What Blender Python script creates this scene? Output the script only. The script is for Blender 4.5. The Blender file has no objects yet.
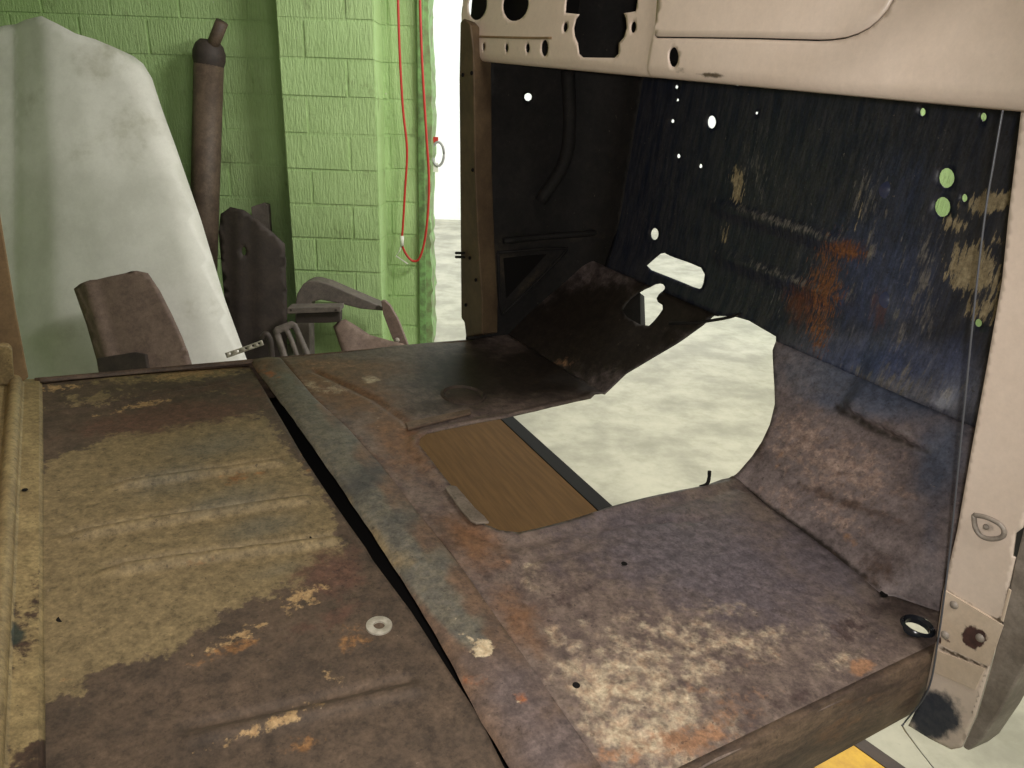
import bpy, bmesh, math, random
import numpy as np
from mathutils import Vector, Matrix
from mathutils.geometry import delaunay_2d_cdt

random.seed(7)
sc = bpy.context.scene
C = sc.collection

# ------------------------------------------------------------------ camera
# two vanishing points of the cab floor and the plumb line of the block wall
PP = np.array([512., 384.])
_a = np.array([1800., 225.]) - PP
_b = np.array([40., 20.]) - PP
F = float(np.sqrt(-(_a @ _b)))
RV = np.zeros((3, 3))                       # rows: cab X (forward), Y (to driver side), Z (up) in camera axes
RV[0] = np.array([*_a, F]); RV[0] /= np.linalg.norm(RV[0])
RV[1] = np.array([*_b, F]); RV[1] /= np.linalg.norm(RV[1])
RV[2] = np.cross(RV[0], RV[1])
_z = np.array([440 - 512, 2400 - 384, F]); _z = -_z / np.linalg.norm(_z)
_x = np.array([1., -_z[0] / _z[1], 0.]); _x /= np.linalg.norm(_x)
RW = np.array([_x, np.cross(_z, _x), _z])   # rows: world axes in camera axes
HV = 0.77                                   # eye above the cab floor
HW = 1.52                                   # eye above the workshop floor

cam_data = bpy.data.cameras.new('camera')
cam_data.sensor_width = 36.0
cam_data.lens = F / 1024 * 36.0
cam_data.clip_start = 0.02
cam = bpy.data.objects.new('camera', cam_data)
C.objects.link(cam)
_m = np.eye(4)
_m[:3, 0] = RW @ [1, 0, 0]; _m[:3, 1] = RW @ [0, -1, 0]; _m[:3, 2] = RW @ [0, 0, -1]; _m[:3, 3] = [0, 0, HW]
cam.matrix_world = Matrix(_m.tolist())
sc.camera = cam

# ------------------------------------------------------------------ light
sc.view_settings.view_transform = 'Standard'
sc.view_settings.look = 'None'
sc.view_settings.gamma = 1.0
sc.view_settings.use_curve_mapping = False
sc.view_settings.exposure = 0.0
world = bpy.data.worlds.new('overcast_sky'); sc.world = world
world.use_nodes = True
world.node_tree.nodes['Background'].inputs[0].default_value = (0.95, 0.98, 1.0, 1)
world.node_tree.nodes['Background'].inputs[1].default_value = 2.2

def area(name, loc, target, sx, sy, power, col):
    d = bpy.data.lights.new(name, 'AREA'); d.shape = 'RECTANGLE'; d.size = sx; d.size_y = sy
    d.energy = power; d.color = col
    o = bpy.data.objects.new(name, d); C.objects.link(o)
    o.location = loc
    o.rotation_euler = (Vector(target) - Vector(loc)).to_track_quat('-Z', 'Y').to_euler()
    return o
area('ceiling_tube_front', (1.5, 2.7, 3.2), (0.0, 3.8, 0.6), 1.2, 0.3, 125, (1.0, 0.97, 0.90))
area('ceiling_tube_near', (1.1, -0.5, 3.2), (0.8, 0.9, 0.8), 1.2, 0.3, 52, (1.0, 0.94, 0.87))
fd = bpy.data.lights.new('camera_flash', 'SPOT'); fd.energy = 38; fd.spot_size = math.radians(95); fd.spot_blend = 0.7; fd.shadow_soft_size = 0.012; fd.color = (1.0, 0.96, 0.92)
fo = bpy.data.objects.new('camera_flash', fd); C.objects.link(fo); fo.matrix_world = cam.matrix_world @ Matrix.Translation((0.02, 0.012, 0.0))

# ------------------------------------------------------------------ pixel helpers
def vray(u, v): return RV @ np.array([u - 512., v - 384., F])
def wray(u, v): return RW @ np.array([u - 512., v - 384., F])
EV = np.array([0, 0, HV]); EW = np.array([0, 0, HW])
def vz(u, v, z=0.):
    d = vray(u, v); return EV + d * ((z - HV) / d[2])
def vx(u, v, x):
    d = vray(u, v); return EV + d * (x / d[0])
def vy(u, v, y):
    d = vray(u, v); return EV + d * (y / d[1])
def vpl(u, v, n, c):                        # plane n.p = c in cab axes
    d = vray(u, v); n = np.array(n, float); return EV + d * ((c - n @ EV) / (n @ d))
def wz(u, v, z=0.):
    d = wray(u, v); return EW + d * ((z - HW) / d[2])
def wy(u, v, y):
    d = wray(u, v); return EW + d * (y / d[1])
def wpl(u, v, p0, n):
    d = wray(u, v); n = np.array(n, float); return EW + d * ((n @ (np.array(p0) - EW)) / (n @ d))
def vproj(P):
    c = (np.asarray(P) - EV) @ RV
    return 512 + F * c[:, 0] / c[:, 2], 384 + F * c[:, 1] / c[:, 2]
def wproj(P):
    c = (np.asarray(P) - EW) @ RW
    return 512 + F * c[:, 0] / c[:, 2], 384 + F * c[:, 1] / c[:, 2]

# ------------------------------------------------------------------ materials
def lin(r, g, b):
    f = lambda c: ((c / 255 + 0.055) / 1.055) ** 2.4 if c > 10 else c / 255 / 12.92
    return (f(r), f(g), f(b), 1)
def new_mat(name):
    m = bpy.data.materials.new(name); m.use_nodes = True
    nt = m.node_tree; b = nt.nodes['Principled BSDF']
    return m, nt, b
def N(nt, t, **kw):
    n = nt.nodes.new(t)
    for k, v in kw.items(): setattr(n, k, v)
    return n
def noise(nt, scale, detail=6, rough=0.6, vec=None, sx=None):
    n = N(nt, 'ShaderNodeTexNoise'); n.inputs['Scale'].default_value = scale
    n.inputs['Detail'].default_value = detail; n.inputs['Roughness'].default_value = rough
    if vec is None:
        tc = N(nt, 'ShaderNodeTexCoord'); vec = tc.outputs['Object']
    if sx:
        mp = N(nt, 'ShaderNodeMapping'); mp.inputs['Scale'].default_value = sx
        nt.links.new(vec, mp.inputs['Vector']); vec = mp.outputs['Vector']
    nt.links.new(vec, n.inputs['Vector'])
    return n.outputs['Fac']
def ramp(nt, fac, lo, hi):
    r = N(nt, 'ShaderNodeMapRange'); r.interpolation_type = 'SMOOTHSTEP'
    r.inputs['From Min'].default_value = lo; r.inputs['From Max'].default_value = hi
    nt.links.new(fac, r.inputs['Value']); return r.outputs['Result']
def mixc(nt, fac, a, b):
    m = N(nt, 'ShaderNodeMix', data_type='RGBA')
    if isinstance(fac, float): m.inputs[0].default_value = fac
    else: nt.links.new(fac, m.inputs[0])
    for s, i in ((a, 6), (b, 7)):
        if isinstance(s, tuple): m.inputs[i].default_value = s
        else: nt.links.new(s, m.inputs[i])
    return m.outputs[2]
def mth(nt, op, a, b):
    m = N(nt, 'ShaderNodeMath', operation=op)
    for s, i in ((a, 0), (b, 1)):
        if isinstance(s, (float, int)): m.inputs[i].default_value = s
        else: nt.links.new(s, m.inputs[i])
    return m.outputs[0]
def bump(nt, b, h, strength=0.3, dist=0.005):
    n = N(nt, 'ShaderNodeBump'); n.inputs['Strength'].default_value = strength
    n.inputs['Distance'].default_value = dist
    nt.links.new(h, n.inputs['Height']); nt.links.new(n.outputs[0], b.inputs['Normal'])
def layered(name, c1, c2, bscale=14, layers=(), rough=0.75, metal=0.0, bstr=0.3, fine=190, speck=0.5, stretch=None):
    """worn sheet metal: two-tone base, then (attribute, colour a, colour b, noise scale, amplitude, softness) layers"""
    m, nt, b = new_mat(name)
    n1 = noise(nt, bscale, 8, 0.68, sx=stretch)
    col = mixc(nt, ramp(nt, n1, 0.34, 0.66), c1, c2)
    for (attr, ca, cb, sc_, amp, soft) in layers:
        at = N(nt, 'ShaderNodeAttribute'); at.attribute_name = attr
        nn = noise(nt, sc_, 9, 0.65, sx=stretch)
        v = mth(nt, 'ADD', at.outputs['Fac'], mth(nt, 'MULTIPLY', mth(nt, 'SUBTRACT', nn, 0.5), amp))
        f = ramp(nt, v, 0.5 - soft, 0.5 + soft)
        cc = mixc(nt, ramp(nt, noise(nt, sc_ * 1.7 + 5, 6, 0.7), 0.35, 0.65), ca, cb)
        col = mixc(nt, f, col, cc)
    nf = noise(nt, fine, 4, 0.7)
    nm = noise(nt, 58, 7, 0.72, sx=stretch)
    g = N(nt, 'ShaderNodeMapRange'); g.inputs['From Min'].default_value = 0.33; g.inputs['From Max'].default_value = 0.67
    g.inputs['To Min'].default_value = 1 - 1.25 * speck; g.inputs['To Max'].default_value = 1 + 0.75 * speck
    nt.links.new(mth(nt, 'ADD', mth(nt, 'MULTIPLY', nm, 0.6), mth(nt, 'MULTIPLY', nf, 0.4)), g.inputs['Value'])
    dk = N(nt, 'ShaderNodeMix', data_type='RGBA', blend_type='MULTIPLY'); dk.inputs[0].default_value = 1.0
    nt.links.new(col, dk.inputs[6]); nt.links.new(g.outputs[0], dk.inputs[7])
    fin = dk.outputs[2]
    if speck > 0.3:                                            # pits and flakes
        pit = ramp(nt, noise(nt, 95, 5, 0.6), 0.63, 0.69)
        fin = mixc(nt, mth(nt, 'MULTIPLY', pit, 0.6), fin, lin(40, 32, 28))
        flk = ramp(nt, noise(nt, 70, 6, 0.7), 0.66, 0.72)
        fin = mixc(nt, mth(nt, 'MULTIPLY', flk, 0.28), fin, lin(190, 172, 150))
    nt.links.new(fin, b.inputs['Base Color'])
    b.inputs['Roughness'].default_value = rough; b.inputs['Metallic'].default_value = metal
    bump(nt, b, mth(nt, 'ADD', n1, mth(nt, 'MULTIPLY', nm, 0.4)), bstr, 0.002)
    return m
def plain(name, c, rough=0.6, metal=0.0, c2=None, scale=20, bs=0.0):
    m, nt, b = new_mat(name)
    if c2 is None: b.inputs['Base Color'].default_value = c
    else:
        n = noise(nt, scale, 7, 0.65)
        nt.links.new(mixc(nt, ramp(nt, n, 0.35, 0.65), c, c2), b.inputs['Base Color'])
        if bs: bump(nt, b, n, bs, 0.004)
    b.inputs['Roughness'].default_value = rough; b.inputs['Metallic'].default_value = metal
    return m

# ------------------------------------------------------------------ object helpers
def tag(o, label=None, cat=None, group=None, kind=None):
    if label: o['label'] = label
    if cat: o['category'] = cat
    if group: o['group'] = group
    if kind: o['kind'] = kind
    return o
def empty(name, loc=(0, 0, 0)):
    o = bpy.data.objects.new(name, None); C.objects.link(o); o.location = loc; o.empty_display_size = 0.1
    return o
def mobj(name, verts, faces, mat, parent=None, smooth=False):
    me = bpy.data.meshes.new(name)
    me.from_pydata([tuple(map(float, v)) for v in verts], [], [tuple(map(int, f)) for f in faces])
    me.update()
    if smooth: me.shade_smooth()
    me.materials.append(mat)
    o = bpy.data.objects.new(name, me); C.objects.link(o)
    if parent is not None: o.parent = parent
    return o
def solid(o, t, offset=-1, even=False):
    m = o.modifiers.new('thickness', 'SOLIDIFY'); m.thickness = t; m.offset = offset; m.use_even_offset = even
    return o
def bevel(o, w, seg=2):
    m = o.modifiers.new('bevel', 'BEVEL'); m.width = w; m.segments = seg; m.limit_method = 'ANGLE'
    return o
def pip(P, poly):
    poly = np.asarray(poly); x, y = P[:, 0], P[:, 1]
    r = np.zeros(len(P), bool); j = len(poly) - 1
    for i in range(len(poly)):
        xi, yi = poly[i]; xj, yj = poly[j]
        c = ((yi > y) != (yj > y))
        with np.errstate(divide='ignore', invalid='ignore'):
            r ^= c & (x < (xj - xi) * (y - yi) / (yj - yi if yj != yi else 1e-12) + xi)
        j = i
    return r
def pdist(P, poly):
    poly = np.asarray(poly); d = np.full(len(P), 1e9)
    for i in range(len(poly)):
        a = poly[i]; b = poly[(i + 1) % len(poly)]; ab = b - a; L = ab @ ab + 1e-12
        t = np.clip(((P - a) @ ab) / L, 0, 1)
        d = np.minimum(d, np.linalg.norm(P - (a + t[:, None] * ab), axis=1))
    return d
def resample(poly, sp):
    out = []
    n = len(poly)
    for i in range(n):
        a = np.array(poly[i], float); b = np.array(poly[(i + 1) % n], float)
        k = max(1, int(np.linalg.norm(b - a) / sp))
        for q in range(k): out.append(a + (b - a) * q / k)
    return np.array(out)
def ell(c, rx, ry, n=20): return [(c[0] + rx * math.cos(2 * math.pi * i / n), c[1] + ry * math.sin(2 * math.pi * i / n)) for i in range(n)]
def smoothpoly(poly, it=2):
    p = [np.array(q, float) for q in poly]
    for _ in range(it):
        o = []
        for i in range(len(p)):
            a = p[i]; b = p[(i + 1) % len(p)]
            o += [a * .75 + b * .25, a * .25 + b * .75]
        p = o
    return p
def sheet(name, outline, holes, sp, fn, mat, parent=None, thick=0.002, smooth=True, flip=False, offset=0.0):
    """2D outline with holes -> dense triangulated sheet mapped to 3D by fn((n,2)) -> (n,3)"""
    loops = [resample(outline, sp)] + [resample(h, min(sp, 0.006) if sp < 1 else sp) for h in holes]
    pts = []; edges = []
    for L in loops:
        b = len(pts); pts += [tuple(p) for p in L]
        edges += [(b + i, b + (i + 1) % len(L)) for i in range(len(L))]
    o = loops[0]
    mn = o.min(0); mx = o.max(0)
    gx, gy = np.meshgrid(np.arange(mn[0], mx[0], sp), np.arange(mn[1], mx[1], sp))
    gx = gx + (np.arange(gx.shape[0]) % 2)[:, None] * sp * 0.5
    G = np.stack([gx.ravel(), gy.ravel()], 1)
    G = G[pip(G, o)]
    G = G[pdist(G, o) > sp * 0.45]
    for L in loops[1:]:
        lo = L.min(0) - sp; hi = L.max(0) + sp
        near = ((G > lo) & (G < hi)).all(1)
        bad = np.zeros(len(G), bool)
        if near.any(): bad[near] = pip(G[near], L) | (pdist(G[near], L) < sp * 0.45)
        G = G[~bad]
    pts += [tuple(p) for p in G]
    vs, es, fs, *_ = delaunay_2d_cdt([Vector(p) for p in pts], edges, [], 0, 1e-7)
    V2 = np.array([(v.x, v.y) for v in vs]); T = np.array([list(f) for f in fs])
    cen = V2[T].mean(1)
    keep = pip(cen, o)
    for L in loops[1:]: keep &= ~pip(cen, L)
    T = T[keep]
    used = np.unique(T); re = -np.ones(len(V2), int); re[used] = np.arange(len(used))
    V2 = V2[used]; T = re[T]
    if flip: T = T[:, ::-1]
    ob = mobj(name, fn(V2), T, mat, parent, smooth)
    if thick: solid(ob, thick, offset)
    return ob
def grid(name, rows, mat, parent=None, closed=False, smooth=True, flip=False):
    r = len(rows); c = len(rows[0]); V = [p for row in rows for p in row]; Fc = []
    for i in range(r - 1):
        for j in range(c if closed else c - 1):
            q = (i * c + j, i * c + (j + 1) % c, (i + 1) * c + (j + 1) % c, (i + 1) * c + j)
            Fc.append(q[::-1] if flip else q)
    o = mobj(name, V, Fc, mat, parent, smooth)
    if smooth: o.data.set_sharp_from_angle(angle=math.radians(38))
    return o
def tube(name, pts, r, mat, parent=None, seg=8, rs=None, cap=True):
    pts = [Vector(tuple(map(float, p))) for p in pts]; V = []; Fc = []
    n = len(pts); up = Vector((0.13, 0.21, 0.97))
    for i, p in enumerate(pts):
        t = (pts[min(i + 1, n - 1)] - pts[max(i - 1, 0)]).normalized()
        a = t.cross(up)
        if a.length < 0.05: a = t.cross(Vector((1, 0, 0)))
        a.normalize(); b = t.cross(a)
        rr = rs[i] if rs else r
        for k in range(seg):
            w = 2 * math.pi * k / seg
            V.append(p + a * (rr * math.cos(w)) + b * (rr * math.sin(w)))
    for i in range(n - 1):
        for k in range(seg):
            Fc.append((i * seg + k, i * seg + (k + 1) % seg, (i + 1) * seg + (k + 1) % seg, (i + 1) * seg + k))
    if cap:
        Fc.append(tuple(range(seg))[::-1]); Fc.append(tuple((n - 1) * seg + k for k in range(seg)))
    return mobj(name, V, Fc, mat, parent, True)
def catmull(pts, n=8):
    P = [np.array(p, float) for p in pts]; P = [2 * P[0] - P[1]] + P + [2 * P[-1] - P[-2]]; out = []
    for i in range(1, len(P) - 2):
        for k in range(n):
            t = k / n
            out.append(0.5 * ((2 * P[i]) + (-P[i - 1] + P[i + 1]) * t + (2 * P[i - 1] - 5 * P[i] + 4 * P[i + 1] - P[i + 2]) * t * t + (-P[i - 1] + 3 * P[i] - 3 * P[i + 1] + P[i + 2]) * t ** 3))
    out.append(P[-2]); return out
def box(name, lo, hi, mat, parent=None, bev=0.0):
    x0, y0, z0 = lo; x1, y1, z1 = hi
    V = [(x0, y0, z0), (x1, y0, z0), (x1, y1, z0), (x0, y1, z0), (x0, y0, z1), (x1, y0, z1), (x1, y1, z1), (x0, y1, z1)]
    Fc = [(3, 2, 1, 0), (4, 5, 6, 7), (0, 1, 5, 4), (1, 2, 6, 5), (2, 3, 7, 6), (3, 0, 4, 7)]
    o = mobj(name, V, Fc, mat, parent)
    if bev: bevel(o, bev)
    return o
def prism(name, poly, d, mat, parent=None, bev=0.0):
    """3D polygon extruded along vector d"""
    n = len(poly); V = [np.array(p) for p in poly] + [np.array(p) + np.array(d) for p in poly]
    Fc = [tuple(range(n)), tuple(range(2 * n - 1, n - 1, -1))] + [(i + n, (i + 1) % n + n, (i + 1) % n, i) for i in range(n)]
    o = mobj(name, V, Fc, mat, parent)
    bm = bmesh.new(); bm.from_mesh(o.data); bmesh.ops.recalc_face_normals(bm, faces=bm.faces); bm.to_mesh(o.data); bm.free()
    if bev: bevel(o, bev)
    return o
def lathe(name, prof, c, mat, parent=None, seg=24, axis=None):
    """profile [(r, h)] turned about axis through c"""
    ax = Vector(axis or (0, 0, 1)).normalized(); a = ax.orthogonal().normalized(); b = ax.cross(a); c = Vector(tuple(map(float, c)))
    rows = [[c + ax * h + a * (r * math.cos(2 * math.pi * k / seg)) + b * (r * math.sin(2 * math.pi * k / seg)) for k in range(seg)] for r, h in prof]
    return grid(name, rows, mat, parent, closed=True)
def masks(o, layers, proj=vproj, local=None):
    """wear and shade masks stored on the surface: polygons/ellipses given where the photo shows the tone"""
    me = o.data; n = len(me.vertices)
    co = np.empty(n * 3); me.vertices.foreach_get('co', co); co = co.reshape(-1, 3)
    if local is not None: co = co + local
    u, v = proj(co); P = np.stack([u, v], 1)
    for name, shapes in layers.items():
        val = np.zeros(n)
        for s in shapes:
            if s[0] == 'p':                                    # ('p', polygon, feather, strength)
                _, poly, fe, st = s
                d = pdist(P, np.array(poly, float)); ins = pip(P, poly)
                sd = np.where(ins, d, -d)
                w = np.clip(0.5 + sd / (2 * fe), 0, 1) * st
            else:                                              # (cx, cy, rx, ry, angle, strength)
                cx, cy, rx, ry, an, st = s
                ca, sa = math.cos(math.radians(an)), math.sin(math.radians(an))
                dx = u - cx; dy = v - cy
                q = ((dx * ca + dy * sa) / rx) ** 2 + ((-dx * sa + dy * ca) / ry) ** 2
                w = np.exp(-q * 0.8) * st
            val = np.maximum(val, w) if (s[-1] > 0) else val + w
        a = me.attributes.new(name, 'FLOAT', 'POINT'); a.data.foreach_set('value', val.astype(np.float32))
    return o

# ------------------------------------------------------------------ materials in use
def green_wall_mat():
    m, nt, b = new_mat('green_painted_block')
    tc = N(nt, 'ShaderNodeTexCoord'); ob = N(nt, 'ShaderNodeObjectInfo')
    geo = N(nt, 'ShaderNodeNewGeometry')
    n1 = noise(nt, 3.0, 6, 0.6, geo.outputs['Position'])
    c = mixc(nt, ramp(nt, n1, 0.3, 0.7), lin(176, 206, 144), lin(158, 188, 126))
    c = mixc(nt, mth(nt, 'MULTIPLY', ob.outputs['Random'], 0.35), c, lin(150, 172, 118))
    dirt = noise(nt, 9.0, 8, 0.7, geo.outputs['Position'], (1, 1, 0.6))
    c = mixc(nt, mth(nt, 'MULTIPLY', ramp(nt, dirt, 0.56, 0.72), 0.45), c, lin(92, 96, 62))
    chip = noise(nt, 26.0, 8, 0.6, geo.outputs['Position'])
    c = mixc(nt, ramp(nt, chip, 0.70, 0.73), c, lin(190, 190, 170))
    nt.links.new(c, b.inputs['Base Color']); b.inputs['Roughness'].default_value = 0.62
    st = noise(nt, 1.0, 4, 0.6, geo.outputs['Position'], (95, 95, 14))
    pit = noise(nt, 55.0, 6, 0.7, geo.outputs['Position'])
    bump(nt, b, mth(nt, 'ADD', mth(nt, 'MULTIPLY', ramp(nt, st, 0.35, 0.6), 0.7), pit), 0.55, 0.006)
    return m
M_GREEN = green_wall_mat()
def concrete_mat():
    m, nt, b = new_mat('worn_concrete')
    n1 = noise(nt, 2.6, 10, 0.66); n2 = noise(nt, 7.0, 10, 0.7); n3 = noise(nt, 40.0, 5, 0.6)
    c = mixc(nt, ramp(nt, n1, 0.35, 0.65), lin(182, 178, 160), lin(148, 145, 130))
    c = mixc(nt, mth(nt, 'MULTIPLY', ramp(nt, n2, 0.45, 0.75), 0.45), c, lin(132, 130, 112))
    c = mixc(nt, mth(nt, 'MULTIPLY', ramp(nt, n3, 0.62, 0.75), 0.3), c, lin(120, 118, 100))
    nt.links.new(c, b.inputs['Base Color']); b.inputs['Roughness'].default_value = 0.8
    bump(nt, b, n2, 0.2, 0.004)
    return m
M_CONC = concrete_mat()
M_CEIL = plain('dull_white_ceiling', lin(190, 188, 178), 0.9)
M_OLIVE = lin(138, 121, 88); M_OLIVE2 = lin(118, 103, 75)
RUST = lin(94, 78, 64); RUST2 = lin(70, 53, 45)
M_REAR = layered('rear_floor_worn_paint', RUST, lin(74, 62, 52), 16, [
    ('paint', M_OLIVE, M_OLIVE2, 38, 0.9, 0.06),
    ('bluegrey', lin(98, 96, 84), lin(112, 106, 90), 14, 0.5, 0.35),
    ('redrust', lin(104, 76, 62), lin(86, 64, 54), 34, 1.1, 0.2),
    ('orange', lin(152, 112, 70), lin(128, 92, 60), 55, 1.1, 0.12),
    ('pale', lin(178, 150, 108), lin(156, 126, 88), 60, 1.3, 0.08),
    ('hole', lin(22, 18, 15), lin(30, 24, 20), 60, 0.2, 0.1)], rough=0.72)
M_RISER = layered('riser_rust_and_blue_paint', lin(122, 98, 80), lin(96, 80, 70), 18, [
    ('bluegrey', lin(118, 112, 98), lin(100, 97, 90), 22, 0.6, 0.18),
    ('darkblue', lin(70, 70, 70), lin(82, 80, 76), 18, 0.6, 0.3),
    ('olive', lin(158, 138, 100), lin(140, 118, 84), 26, 0.7, 0.25),
    ('violet', lin(114, 100, 96), lin(94, 82, 80), 26, 0.6, 0.3),
    ('orange', lin(170, 104, 64), lin(146, 90, 58), 50, 0.9, 0.15),
    ('pale', lin(206, 190, 160), lin(186, 164, 132), 70, 1.0, 0.06)], rough=0.6)
M_FRONT = layered('front_floor_rust', lin(126, 110, 100), lin(96, 82, 78), 20, [
    ('violet', lin(112, 102, 106), lin(90, 82, 86), 20, 0.6, 0.3),
    ('brown', lin(134, 98, 72), lin(110, 82, 62), 22, 0.7, 0.25),
    ('black', lin(38, 31, 26), lin(50, 41, 34), 22, 0.6, 0.25),
    ('pale', lin(208, 192, 164), lin(170, 144, 120), 34, 1.2, 0.2),
    ('orange', lin(168, 128, 98), lin(142, 106, 82), 48, 1.1, 0.14),
    ('darkspot', lin(74, 60, 58), lin(88, 72, 68), 50, 1.0, 0.12),
    ('hole', lin(22, 18, 15), lin(30, 24, 20), 60, 0.1, 0.1)], rough=0.6)
M_TOE = layered('toe_board_rust', lin(140, 126, 124), lin(108, 96, 96), 22, [
    ('haze', lin(120, 120, 130), lin(94, 96, 108), 26, .7, .3),
    ('pink', lin(182, 158, 146), lin(150, 126, 116), 44, 1.3, 0.16),
    ('blue', lin(90, 98, 118), lin(74, 80, 98), 18, 0.6, 0.3),
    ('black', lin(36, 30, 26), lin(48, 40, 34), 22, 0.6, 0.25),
    ('orange', lin(168, 128, 96), lin(146, 110, 86), 48, 1.0, 0.15),
    ('brown', lin(96, 76, 66), lin(80, 64, 58), 40, 0.9, 0.2)], rough=0.58)
M_FIRE = layered('firewall_dark_blue_paint', lin(34, 40, 56), lin(62, 62, 68), 22, [
    ('haze', lin(120, 120, 130), lin(94, 96, 108), 26, .7, .3),
    ('blue', lin(76, 86, 118), lin(60, 68, 94), 16, 0.6, 0.3),
    ('grey', lin(136, 130, 124), lin(100, 97, 96), 42, 1.5, 0.14),
    ('tan', lin(182, 166, 134), lin(152, 136, 106), 52, 1.5, 0.06),
    ('orange', lin(150, 98, 62), lin(104, 70, 54), 85, 1.9, 0.12),
    ('redrust', lin(110, 66, 54), lin(92, 58, 50), 40, 0.8, 0.2)], rough=0.42, stretch=(1, 3.2, 0.55))
M_DARK = layered('cowl_near_black', lin(34, 30, 28), lin(22, 20, 19), 14, [
    ('tan', lin(84, 72, 56), lin(66, 56, 44), 20, 0.6, 0.3)], rough=0.8)  # near-black base for the cowl panels and their fittings
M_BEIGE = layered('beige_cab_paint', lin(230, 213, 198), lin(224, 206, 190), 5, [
    ('rust', lin(88, 62, 58), lin(70, 52, 50), 50, 0.7, 0.05),
    ('navy', lin(52, 56, 68), lin(70, 72, 80), 40, 0.7, 0.15),
    ('grime_crease_shade', lin(110, 96, 80), lin(90, 78, 66), 40, 0.9, 0.15)], rough=0.35, bstr=0.05, speck=0.06)
M_TAN = layered('tan_dirty_paint', lin(150, 126, 92), lin(128, 106, 78), 8, [], rough=0.6, bstr=0.15, speck=0.2)
M_TAN_SHADE = layered('tan_pillar_shade', lin(100, 82, 60), lin(78, 62, 45), 8, [], rough=0.6, bstr=0.15, speck=0.2)  # darker copy of the tan, the far pillar's shade put into its colour
M_RAIL = layered('olive_rail_paint', lin(156, 138, 98), lin(134, 116, 82), 10, [
    ('rust', lin(78, 60, 48), lin(62, 48, 40), 44, 1.0, 0.08),
    ('teal', lin(48, 56, 50), lin(58, 62, 52), 40, 0.6, 0.15)], rough=0.6)
M_SILL = layered('sill_rust', lin(118, 98, 80), lin(78, 64, 56), 12, [
    ('orange', lin(160, 116, 78), lin(130, 92, 64), 26, 0.9, 0.2)], rough=0.6, stretch=(0.5, 1, 2))
M_BLACK = plain('black_steel', lin(24, 22, 21), 0.8); M_BLACK.node_tree.nodes['Principled BSDF'].inputs['Specular IOR Level'].default_value = .15
M_GREY = layered('bare_grey_steel', lin(158, 148, 138), lin(128, 118, 108), 14, [], rough=0.5, speck=.25)
M_ZINC = plain('zinc_washer', lin(186, 180, 166), 0.45, 0.1, lin(150, 144, 130), 60)
M_STRIP = layered('grey_brown_strip', lin(128, 116, 104), lin(100, 90, 80), 20, [], rough=0.55)

# ================================================================== THE SETTING
YW = 4.75                                    # block wall behind the truck
YP = 4.5                                     # front of its pilaster
XJ = float(wy(431, 150, YW)[0])              # edge of the big doorway
XR = float(wy(835, 150, YW)[0])              # other edge of the doorway
XP0, XP1 = float(wy(285, 150, YP)[0]), float(wy(378, 150, YP)[0])
Z0 = float(wy(330, 97.5, YP)[2]) % 0.2       # bed-joint offset
WH = 3.3
o = box('floor', (-14, -5, -0.1), (16, 16, 0.0), M_CONC); tag(o, 'worn pale concrete workshop floor', 'floor', kind='structure')
box('ceiling', (-4.6, -4, WH), (5.4, YW + 0.25, WH + 0.1), M_CEIL)['kind'] = 'structure'
box('wall_left', (-4.7, -4, 0), (-4.6, YW + 0.25, WH), M_GREEN)['kind'] = 'structure'
box('wall_right', (5.3, -4, 0), (5.4, YW + 0.25, WH), M_GREEN)['kind'] = 'structure'
box('wall_near', (-4.7, -4.1, 0), (5.4, -4.0, WH), M_GREEN)['kind'] = 'structure'
wl = box('wall_far_left', (-4.6, YW + 0.0045, 0), (XJ - 0.075, YW + 0.22, WH), M_GREEN); wl['kind'] = 'structure'
wr = box('wall_far_right', (XR, YW + 0.0045, 0), (5.4, YW + 0.22, WH), M_GREEN); wr['kind'] = 'structure'
lt = box('wall_far_lintel', (XJ - 0.075, YW + 0.0045, 2.75), (XR, YW + 0.22, WH), M_GREEN); lt['kind'] = 'structure'
_cache = {}
def block(parent, x0, x1, yf, depth, z0, z1):
    k = (round(x1 - x0, 3), round(depth, 3), round(z1 - z0, 3))
    if k not in _cache:
        bm = bmesh.new(); bmesh.ops.create_cube(bm, size=1)
        bmesh.ops.scale(bm, vec=(k[0], k[1], k[2]), verts=bm.verts)
        bmesh.ops.bevel(bm, geom=[e for e in bm.edges if all(v.co.y < 0 for v in e.verts)], offset=0.005, segments=2, affect='EDGES')
        me = bpy.data.meshes.new('block'); bm.to_mesh(me); bm.free(); me.materials.append(M_GREEN); _cache[k] = me
    o = bpy.data.objects.new('block', _cache[k]); C.objects.link(o); o.parent = parent
    o.location = ((x0 + x1) / 2, yf + depth / 2 + random.uniform(-0.002, 0.002), (z0 + z1) / 2)
    o.rotation_euler = (random.uniform(-.003, .003), random.uniform(-.004, .004), random.uniform(-.004, .004))
    return o
def courses(parent, xa, xb, yf, depth, patterns=None, ztop=WH):
    z = Z0 - 0.2; r = 0
    while z < ztop - 0.01:
        za = max(z, 0.0) + 0.005; zb = min(z + 0.2, ztop) - 0.005
        if zb - za > 0.03:
            if patterns:
                w = patterns[r % len(patterns)]; xs = [xa]
                for q in w: xs.append(xs[-1] + q * (xb - xa))
            else:
                xs = [xa]; x = math.floor(xa / 0.4) * 0.4 + (0.2 if r % 2 else 0.0)
                while x < xb - 0.06:
                    if x > xa + 0.06: xs.append(x)
                    x += 0.4
                xs.append(xb)
            for a, b in zip(xs[:-1], xs[1:]):
                block(parent, a + 0.0035, b - 0.0035, yf, depth, za - .0015, zb + .0015)
        z += 0.2; r += 1
courses(wl, -4.0, XJ - 0.08, YW, 0.1, ztop=3.0)
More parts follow.
